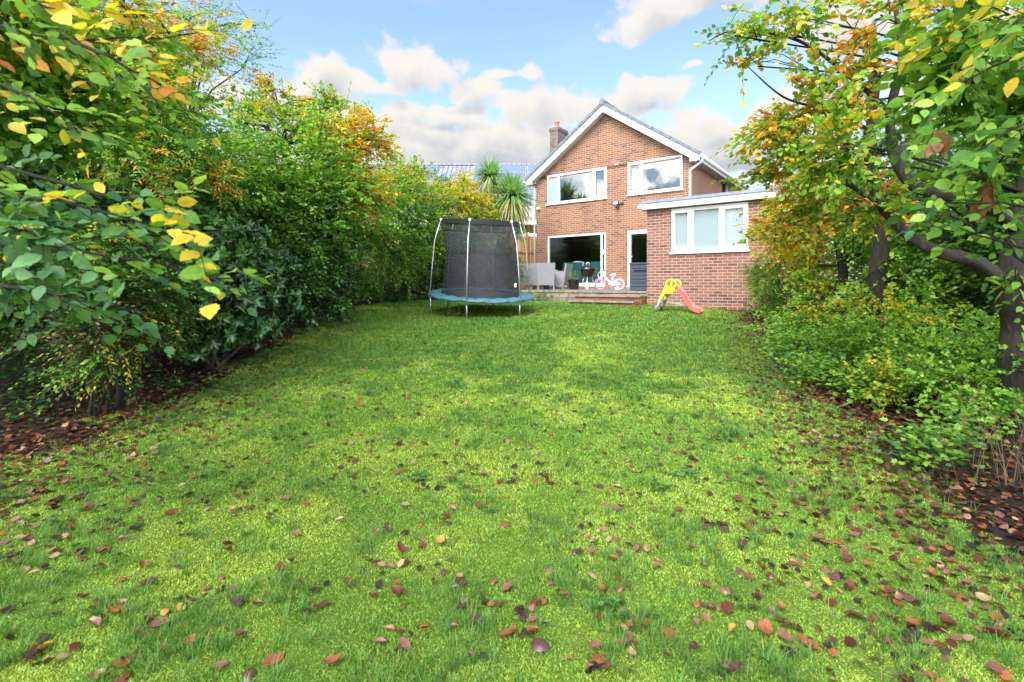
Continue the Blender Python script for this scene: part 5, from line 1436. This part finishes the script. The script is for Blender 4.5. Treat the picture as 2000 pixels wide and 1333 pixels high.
clump('ground_ivy', None, None, P_, .05, 'GBD', h=(.03, .16), kind='stuff')
clump('patio_edge_plant', 'low pale green leafy plant at the left end of the stone patio edge', 'plant', scatter_px((1052, 587), 26, 3, 260), .07, 'LGB', h=(.05, .3))
clump('thistle_weed', 'tall pale weed growing in the grass in front of the trampoline', 'weed', scatter_px((885, 622), 5, 3, 40), .06, 'BL', h=(.05, .3), leaf='far', lw=.4)
for (px, py, lab) in ((1190, 1192, 'leafy green weed rosette in the moss at the bottom centre'), (815, 932, 'small weed rosette in the left centre of the lawn'), (1290, 950, 'flat clover like weed right of centre on the lawn'),
                      (1343, 930, 'small weed just right of the clover like one'), (1425, 855, 'pale weed rosette near the right side of the lawn'), (895, 758, 'dark weed rosette in the grass below the trampoline')):
    c = G(px, py); rr = .05 if py > 1000 else .07
    clump('lawn_weed', lab, 'weed', [(c.x + rng.normal(0, rr * .6), c.y + rng.normal(0, rr * .6)) for _ in range(26)], .05, 'BG', h=(.015, .05), leaf='mid', lw=.6, group='weeds in the lawn')
# dry brown stems at the right edge
dp = G(1985, 960); b = np.array([dp.x, dp.y, dp.z]); nst = 34
B0 = b + np.stack([rng.normal(0, .12, nst), rng.normal(.15, .2, nst), np.zeros(nst)], 1); B0[:, 2] = ground(B0[:, 0], B0[:, 1])
E0 = B0 + np.stack([rng.normal(-.02, .12, nst), rng.normal(0, .12, nst), rng.uniform(.25, .75, nst)], 1)
ds = empty('dead_stems', tuple(b), 0, 'tangle of dry brown plant stems at the right edge', 'dead plant')
twigs('stems', B0 - b, E0 - b, np.full(nst, .003), simple('dry stalk', (.17, .11, .07), .9), ds)
V, f, nv = place('near', E0 - b - np.array([0, 0, .1]), rng.normal(0, 1, (nst, 3)) - [0, 0, 1], rng.normal(0, 1, (nst, 3)), rng.uniform(.03, .06, nst), .6)
loose_mesh('leaves', V, f, nv, M['fallen'], np.tile([.22, .11, .06], (nst, 1)) * rng.uniform(.6, 1.5, (nst, 1)), uv=TPL['near'][0][:, :2]).parent = ds

plant('evergreen_hedge', 'tall dark evergreen hedge closing the left boundary behind the other shrubs', 'hedge', gp(150, 8.0),
      [(-150, 470, 5.2, 220, 190, .9, 'DDG', 1), (60, 520, 6.6, 180, 170, .9, 'DDG', 1), (230, 470, 7.6, 150, 170, .9, 'DGD', 1), (380, 480, 9.4, 120, 150, .9, 'DDG', 1), (500, 480, 11.5, 100, 120, .9, 'DGD', 1), (610, 500, 14.0, 80, 85, .9, 'DDG', 1), (700, 500, 16.5, 70, 75, .8, 'DGG', 1), (680, 565, 13.2, 60, 30, .6, 'DDG', 1), (770, 560, 16, 70, 32, .6, 'DGD', 1), (850, 555, 18.5, 70, 32, .6, 'DGD', 1), (940, 550, 19, 70, 34, .6, 'DGD', 1), (100, 270, 8.5, 200, 130, 1.2, 'DGG', .8), (420, 420, 11, 140, 60, 1.1, 'GGD', .8)],
      leaf='far', lsize=.105, dens=17, slen=.45, group=HEDGE, crown='foliage', trunk_name='stems')
plant('evergreen_hedge', 'tall dark hedge closing the right boundary behind the tree trunks', 'hedge', gp(1850, 9.5),
      [(1720, 560, 10.5, 90, 90, .9, 'DGG', 1), (1860, 600, 8.6, 120, 110, .9, 'DDG', 1), (2020, 620, 7.0, 140, 150, .9, 'DGD', 1), (2150, 500, 6.0, 150, 260, .9, 'DGD', 1), (1900, 430, 9.5, 160, 120, 1.1, 'DGG', .7)],
      leaf='far', lsize=.105, dens=17, slen=.45, group=RS, crown='foliage', trunk_name='stems')
# ------------------------------------------------------------------ moss and grass
def lawn_pts(n, y0, y1, pw, wide=1.0):
    """positions over the lawn, denser near the camera"""
    u = rng.random(n); a = 1 - pw
    y = (y0 ** a + u * (y1 ** a - y0 ** a)) ** (1 / a)
    lo = np.maximum(ledge(y) - .5, -(y * 1.09 + wide)); hi = np.minimum(redge(y) + .45, y * 1.09 + wide)
    x = lo + rng.random(n) * (hi - lo); return x, y
n = 1000000
x, y = lawn_pts(n, 1.3, 13.0, 1.35)
s = soilmask(x, y); gm_ = grassmask(x, y)
keep = rng.random(n) > np.clip(s * 1.15 + gm_ * .45, 0, 1); x, y, gm_ = x[keep], y[keep], gm_[keep]; n = len(x)
z = ground(x, y); sc = np.clip(y / 3.2, .8, 3.2)
th = rng.random(n) * 2 * math.pi; hgt = .013 * sc * rng.uniform(.5, 1.3, n); wd = .0036 * sc * rng.uniform(.6, 1.3, n)
hum = fbm(x, y, 7, 77, 2); hgt *= .35 + 1.3 * hum
lean = rng.normal(0, .55, (n, 2)) * hgt[:, None]
b = np.stack([x, y, z - .002], 1)
side = np.stack([np.cos(th), np.sin(th), np.zeros(n)], 1) * wd[:, None]
tip = b + np.stack([lean[:, 0], lean[:, 1], hgt], 1)
midp = b + np.stack([lean[:, 0] * .35, lean[:, 1] * .35, hgt * .6], 1)
V = np.stack([b - side * .6, b + side * .6, midp + side, tip, midp - side], 1).reshape(-1, 3)
mix = np.clip((fbm(x, y, 2.2, 41, 4)[:, None] - .34) / .34, 0, 1)
c = np.array([.42, .58, .10]) * mix + np.array([.23, .41, .065]) * (1 - mix)
c = c * rng.uniform(.6, 1.3, (n, 1)); c = c * (1 - .45 * gm_[:, None]) + np.array([.06, .15, .02]) * .45 * gm_[:, None]
br = rng.random(n) < .03; c[br] = np.array([.22, .15, .05])
tag(loose_mesh('moss', V, [[0, 1, 2, 3, 4]], 5, M['grassm'], c), kind='stuff')

def grass(name, N, y0, y1, pw, blades, hr, prob):
    x, y = lawn_pts(N, y0, y1, pw)
    p = prob(x, y); keep = rng.random(N) < p; x, y = x[keep], y[keep]
    k = rng.integers(blades[0], blades[1], len(x)); X = np.repeat(x, k); Y_ = np.repeat(y, k); n = len(X)
    lod = np.clip(Y_ / 4.5, .8, 2.2)
    hs = np.repeat(rng.uniform(.6, 1.35, len(x)), k)
    rad = .022 * lod * np.repeat(rng.uniform(.6, 2.2, len(x)), k)
    a = rng.random(n) * 2 * math.pi; X = X + np.cos(a) * rad * rng.random(n); Y_ = Y_ + np.sin(a) * rad * rng.random(n)
    h = rng.uniform(hr[0], hr[1], n) * hs; w_ = .0014 * lod * rng.uniform(.7, 1.4, n)
    b = np.stack([X, Y_, ground(X, Y_) - .004], 1)
    th = a + rng.normal(0, .9, n); ld = np.stack([np.cos(th), np.sin(th), np.zeros(n)], 1); amt = (h * rng.uniform(.2, 1.25, n))[:, None]
    sd = np.stack([-np.sin(th), np.cos(th), np.zeros(n)], 1) * w_[:, None]
    up = np.array([0, 0, 1.0])
    m1 = b + up * (h * .5)[:, None] + ld * amt * .25; m2 = b + up * (h * .85)[:, None] + ld * amt * .65; tp = b + up * (h * .95)[:, None] + ld * amt * 1.15
    V = np.stack([b - sd, b + sd, m1 + sd, m2 + sd * .7, tp, m2 - sd * .7, m1 - sd], 1).reshape(-1, 3)
    base = np.array([.07, .20, .035]); alt = np.array([.17, .37, .08])
    c = base + (alt - base) * rng.random((n, 1)); c *= np.repeat(rng.uniform(.6, 1.15, len(x)), k)[:, None]
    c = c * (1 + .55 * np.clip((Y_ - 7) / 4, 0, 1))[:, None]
    br = rng.random(n) < .04; c[br] = np.array([.32, .27, .11])
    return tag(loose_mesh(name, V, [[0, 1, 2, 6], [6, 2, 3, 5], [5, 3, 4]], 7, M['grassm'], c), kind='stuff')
pr = lambda x, y: (.05 + .16 * grassmask(x, y) + .5 * np.clip((fbm(x, y, 3.8, 55, 4) - .52) / .10, 0, 1)) * np.clip(.62 + (y - 3) * .11, .62, 1) * (1 - soilmask(x, y) * .9)
grass('grass', 42000, 1.4, 14.5, 1.01, (8, 20), (.03, .072), pr)
grass('meadow_grass', 11000, 5.5, 15.2, .2, (6, 12), (.025, .05), lambda x, y: (.10 + .9 * grassmask(x, y)) * (1 - soilmask(x, y)))

# ------------------------------------------------------------------ fallen leaves
def curl_leaf(seed, colr, curl, fold):
    r = random.Random(seed); mb = MB(); n = 8; rows = []
    for i in range(n + 1):
        s = i / n; w_ = .36 * math.sin(math.pi * min(s * .97 + .015, 1)) ** .75 * (1.08 - .25 * s)
        bend = curl * (s - .5) ** 2 * 1.4; tw = (r.random() - .5) * .05
        row = []
        for j in range(-2, 3):
            v = j / 2; e = 1 + (.05 * math.sin(i * 2.9 + j) if abs(j) == 2 else 0)
            z = bend + fold * (abs(v) ** 1.5) * w_ * 1.2 + tw * v + .012 * math.sin(i * 1.7 + j * 2.1)
            row.append((s - .5, v * w_ * e * (1 - abs(fold) * .35), z + .02))
        rows.append(row)
    vs = [p for row in rows for p in row]; fs = []
    for i in range(n):
        for j in range(4): fs.append([i * 5 + j, i * 5 + j + 1, (i + 1) * 5 + j + 1, (i + 1) * 5 + j])
    me = bpy.data.meshes.new('fallen_leaf'); me.from_pydata(vs, [], fs)
    cc = np.ones((len(vs), 4)); cc[:, :3] = np.array(colr) * .72; cc[:, :3] *= rng.uniform(.85, 1.15, (len(vs), 1)); col_attr(me, cc)
    ul = me.uv_layers.new(name='UVMap'); li = np.empty(len(me.loops), np.int32); me.loops.foreach_get('vertex_index', li)
    vv = np.array(vs)[:, :2]; vv[:, 0] += .5; ul.data.foreach_set('uv', vv[li].astype(np.float32).ravel())
    me.polygons.foreach_set('use_smooth', np.ones(len(fs), bool)); me.materials.append(M['fallen']); return me
LC = {'o': ((.36, .13, .045), 'orange brown'), 'r': ((.17, .045, .022), 'dark red brown'), 'p': ((.13, .06, .055), 'dark purplish'), 'k': ((.34, .15, .11), 'pinkish brown'),
      't': ((.50, .33, .18), 'pale tan'), 'y': ((.62, .36, .07), 'yellow'), 'b': ((.05, .028, .02), 'blackish brown')}
SHP = [('flat', .12, .10), ('curled', .7, .28), ('folded', .3, .7), ('arched', -.6, -.25)]
LM = {(c, s[0]): [curl_leaf(hash_, LC[c][0], s[1], s[2]) for hash_ in (1, 2)] for c in LC for s in SHP}
crop = [(700, 900, 2.857, [(760,60,'o'),(1022,45,'p'),(540,100,'o'),(1070,145,'o2'),(863,137,'r'),(265,228,'t'),(523,285,'k'),(675,278,'o'),(503,368,'p'),(345,378,'o'),(490,330,'r'),(820,380,'o2'),(110,410,'k'),(165,400,'p'),(255,415,'b'),(240,525,'r2'),(455,495,'y2'),(345,480,'r'),(103,588,'r'),(172,622,'k'),(342,635,'b'),(568,672,'t'),(590,705,'p'),(755,662,'o'),(833,715,'k2'),(215,715,'o'),(225,775,'r2'),(88,793,'r'),(790,820,'r'),(1165,755,'o'),(1060,608,'k'),(1070,680,'k'),(973,803,'r'),(895,853,'b'),(575,845,'p'),(650,850,'o'),(665,905,'p2'),(370,938,'o'),(175,975,'o'),(260,1055,'k'),(830,1003,'o2'),(975,1000,'o'),(1000,1065,'p3'),(700,1130,'b'),(1315,1060,'k'),(1340,1120,'o3'),(1310,655,'t'),(1350,740,'o'),(1460,720,'k'),(1465,815,'r'),(1510,930,'o'),(1600,915,'o'),(1725,955,'o3'),(1880,940,'k'),(1530,1125,'t'),(1420,575,'o'),(1300,535,'k'),(1315,488,'p'),(1450,537,'p'),(1550,505,'k'),(1600,508,'o'),(1670,488,'o'),(1670,620,'k'),(1925,620,'b'),(1945,735,'o'),(1895,830,'o'),(1290,390,'b'),(1410,375,'r2'),(1515,400,'k'),(1375,250,'k'),(1430,278,'k'),(1465,258,'t'),(1655,293,'k'),(1565,200,'b'),(1445,170,'t'),(1222,182,'r'),(1840,50,'b'),(1110,75,'k')]),
        (0, 900, 2.857, [(685,95,'t'),(830,155,'b'),(905,125,'r'),(520,125,'p'),(340,35,'o'),(120,110,'o'),(225,180,'r'),(450,210,'o2'),(760,260,'p'),(980,200,'r'),(1135,240,'o'),(1150,280,'t'),(890,275,'p'),(955,340,'o3'),(1000,370,'b'),(650,340,'p'),(680,385,'r'),(755,408,'b'),(1300,290,'t'),(1380,275,'o'),(1325,198,'k'),(1480,150,'k'),(1605,218,'k2'),(1490,238,'r'),(1495,335,'r'),(1268,482,'r'),(1650,425,'k'),(1895,345,'t'),(700,465,'r'),(570,545,'p2'),(460,572,'r'),(670,562,'b'),(155,490,'r'),(60,580,'b'),(200,630,'t'),(800,610,'o2'),(825,720,'p2'),(460,800,'r'),(680,690,'o'),(680,832,'t'),(625,895,'o'),(1070,820,'r2'),(1010,845,'y'),(920,865,'y'),(820,940,'p'),(885,965,'k2'),(520,970,'k2'),(250,1075,'y2'),(1320,830,'p2'),(1435,840,'r'),(1560,615,'r'),(1670,690,'r'),(1240,660,'k'),(1300,748,'k'),(1750,755,'p'),(1805,838,'p'),(1940,728,'o'),(1340,1005,'r'),(890,1100,'r'),(680,1160,'o'),(1240,1155,'k'),(1390,1200,'p2'),(1525,1150,'o3'),(1865,1170,'o2'),(540,1222,'o'),(705,1215,'r')]),
        (1400, 900, 3.078, [(150,20,'o'),(250,150,'k'),(300,210,'o'),(470,258,'r'),(380,345,'t'),(210,380,'r2'),(45,385,'b'),(655,320,'r'),(720,495,'o3'),(605,480,'k'),(610,345,'o'),(780,400,'b'),(970,320,'o'),(1165,462,'r'),(910,525,'o'),(825,465,'k'),(780,590,'r'),(910,640,'o'),(425,675,'p'),(50,825,'k'),(320,740,'r'),(660,750,'y'),(550,800,'t'),(690,885,'r'),(580,860,'k'),(60,940,'r2'),(385,920,'o'),(95,1055,'y'),(290,1080,'o3'),(200,1045,'t'),(410,1120,'k2'),(550,1170,'o3'),(80,1275,'p3'),(850,940,'p2'),(1280,690,'o2'),(1130,740,'r2'),(1000,790,'o'),(1100,845,'k'),(1170,985,'o2'),(1390,1000,'r3'),(1460,820,'o2'),(1620,850,'t2'),(1350,615,'b'),(1490,670,'r'),(1590,575,'o'),(925,1040,'r'),(1030,1110,'r'),(1150,1110,'r'),(1280,1105,'k'),(1680,1060,'r3'),(1510,1060,'t'),(1600,280,'o'),(1470,200,'r'),(1240,100,'o'),(1180,215,'r')])]
spots = []
for ox, oy, k, L_ in crop:
    for (a, b_, c) in L_: spots.append((ox + a / k, oy + b_ / k, c[0], {'2': .088, '3': .104}.get(c[1:], random.uniform(.05, .072))))
while len(spots) < 296:
    px, py = random.uniform(20, 1980), 880 + 440 * random.random() ** 1.2
    if px < 400 and random.random() < .3: continue
    spots.append((px, py, random.choice('ooorrrkpbt'), random.uniform(.035, .065)))
for (px, py, c, size) in spots:
    p = G(px, py); sh = random.choice(SHP)[0]
    o = bpy.data.objects.new('fallen_leaf', random.choice(LM[(c, sh)])); col.objects.link(o)
    o.location = (p.x, p.y, p.z + .02); size *= .9; o.scale = (size, size, size)
    o.rotation_euler = (random.gauss(0, .2), random.gauss(0, .2), random.uniform(0, 6.28))
    if abs(px - 1000) < 430: wh = 'on the open moss in the foreground'
    elif px < 1000: wh = 'on the shaded moss at the left'
    else: wh = 'on the littered grass at the right'
    tag(o, '%s %s beech leaf %s%s' % ('large' if size > .08 else 'small' if size < .055 else 'medium', LC[c][1], sh + ' and ' if False else '', wh), 'fallen leaf', 'fallen beech leaves on the lawn')
    o['label'] = '%s %s %s beech leaf %s' % ('large' if size > .08 else 'small' if size < .055 else 'medium', sh, LC[c][1], wh)
# the countless rest
def litter(n, fx):
    x, y = fx(n); n = len(x); z = ground(x, y)
    th = rng.random(n) * 2 * math.pi; D = np.stack([np.cos(th), np.sin(th), rng.normal(0, .22, n)], 1); N = np.array([0, 0, 1.0]) + rng.normal(0, .3, (n, 3))
    sz = rng.uniform(.03, .058, n)
    V, f, nv = place('near', np.stack([x, y, z + .014 + rng.random(n) * .012], 1), D, N, sz, rng.uniform(.6, 1))
    C = np.array([LC[k][0] for k in 'oorrrkpbbbt'])[rng.integers(0, 11, n)] * rng.uniform(.3, .9, (n, 1)); return V, f, nv, C
def fx1(n):
    y = rng.uniform(1.2, 13, n); sideL = rng.random(n) < .5
    off = np.abs(rng.normal(0, .9, n)) * np.where(rng.random(n) < .3, -.6, 1)
    x = np.where(sideL, ledge(y) - off, redge(y) + off * .8); return x, y
def fx2(n):
    x, y = lawn_pts(n, 3.5, 13.5, .8)
    e = np.minimum(x - ledge(y), redge(y) - x); k = rng.random(n) < np.clip(.45 - e * .06, .1, 1) * (1 - .5 * grassmask(x, y)); return x[k], y[k]
def fx3(n):
    return rng.uniform(1.0, 2.7, n), rng.uniform(1.8, 3.4, n)
def fx4(n):
    q = [G(a, b_) for (a, b_, _c, _s) in random.sample(spots, 110)]; qx = np.array([p_.x for p_ in q]); qy = np.array([p_.y for p_ in q]); i = rng.integers(0, 110, n)
    return qx[i] + rng.normal(0, .045, n), qy[i] + rng.normal(0, .045, n)
parts = [litter(21000, fx1), litter(7000, fx2), litter(230, fx3), litter(210, fx4)]
tag(loose_mesh('leaf_litter', np.concatenate([p_[0] for p_ in parts]), parts[0][1], parts[0][2], M['fallen'], np.concatenate([p_[3] for p_ in parts]), uv=TPL['near'][0][:, :2]), kind='stuff')
# plants in the pot
pp_ = np.array(pp.location) + [0, 0, .34]
B = pp_ + rng.normal(0, .07, (30, 3)) * [1, 1, .2]; D = rng.normal(0, .5, (30, 3)); D[:, 2] = 1
P, LD, LN, sz, cols, E = sprays('beech', B, D, rng.uniform(.2, .42, 30), 9, .04, ['YLGT'] * 30, .1)
V, f, nv = place('far', P, LD, LN, sz, .7); o = loose_mesh('foliage', V - np.array(pp.location), f, nv, M['leaf'], cols); o.parent = pp
twigs('stems', B - np.array(pp.location), E - np.array(pp.location), np.full(30, .003), M['bark2'], pp)
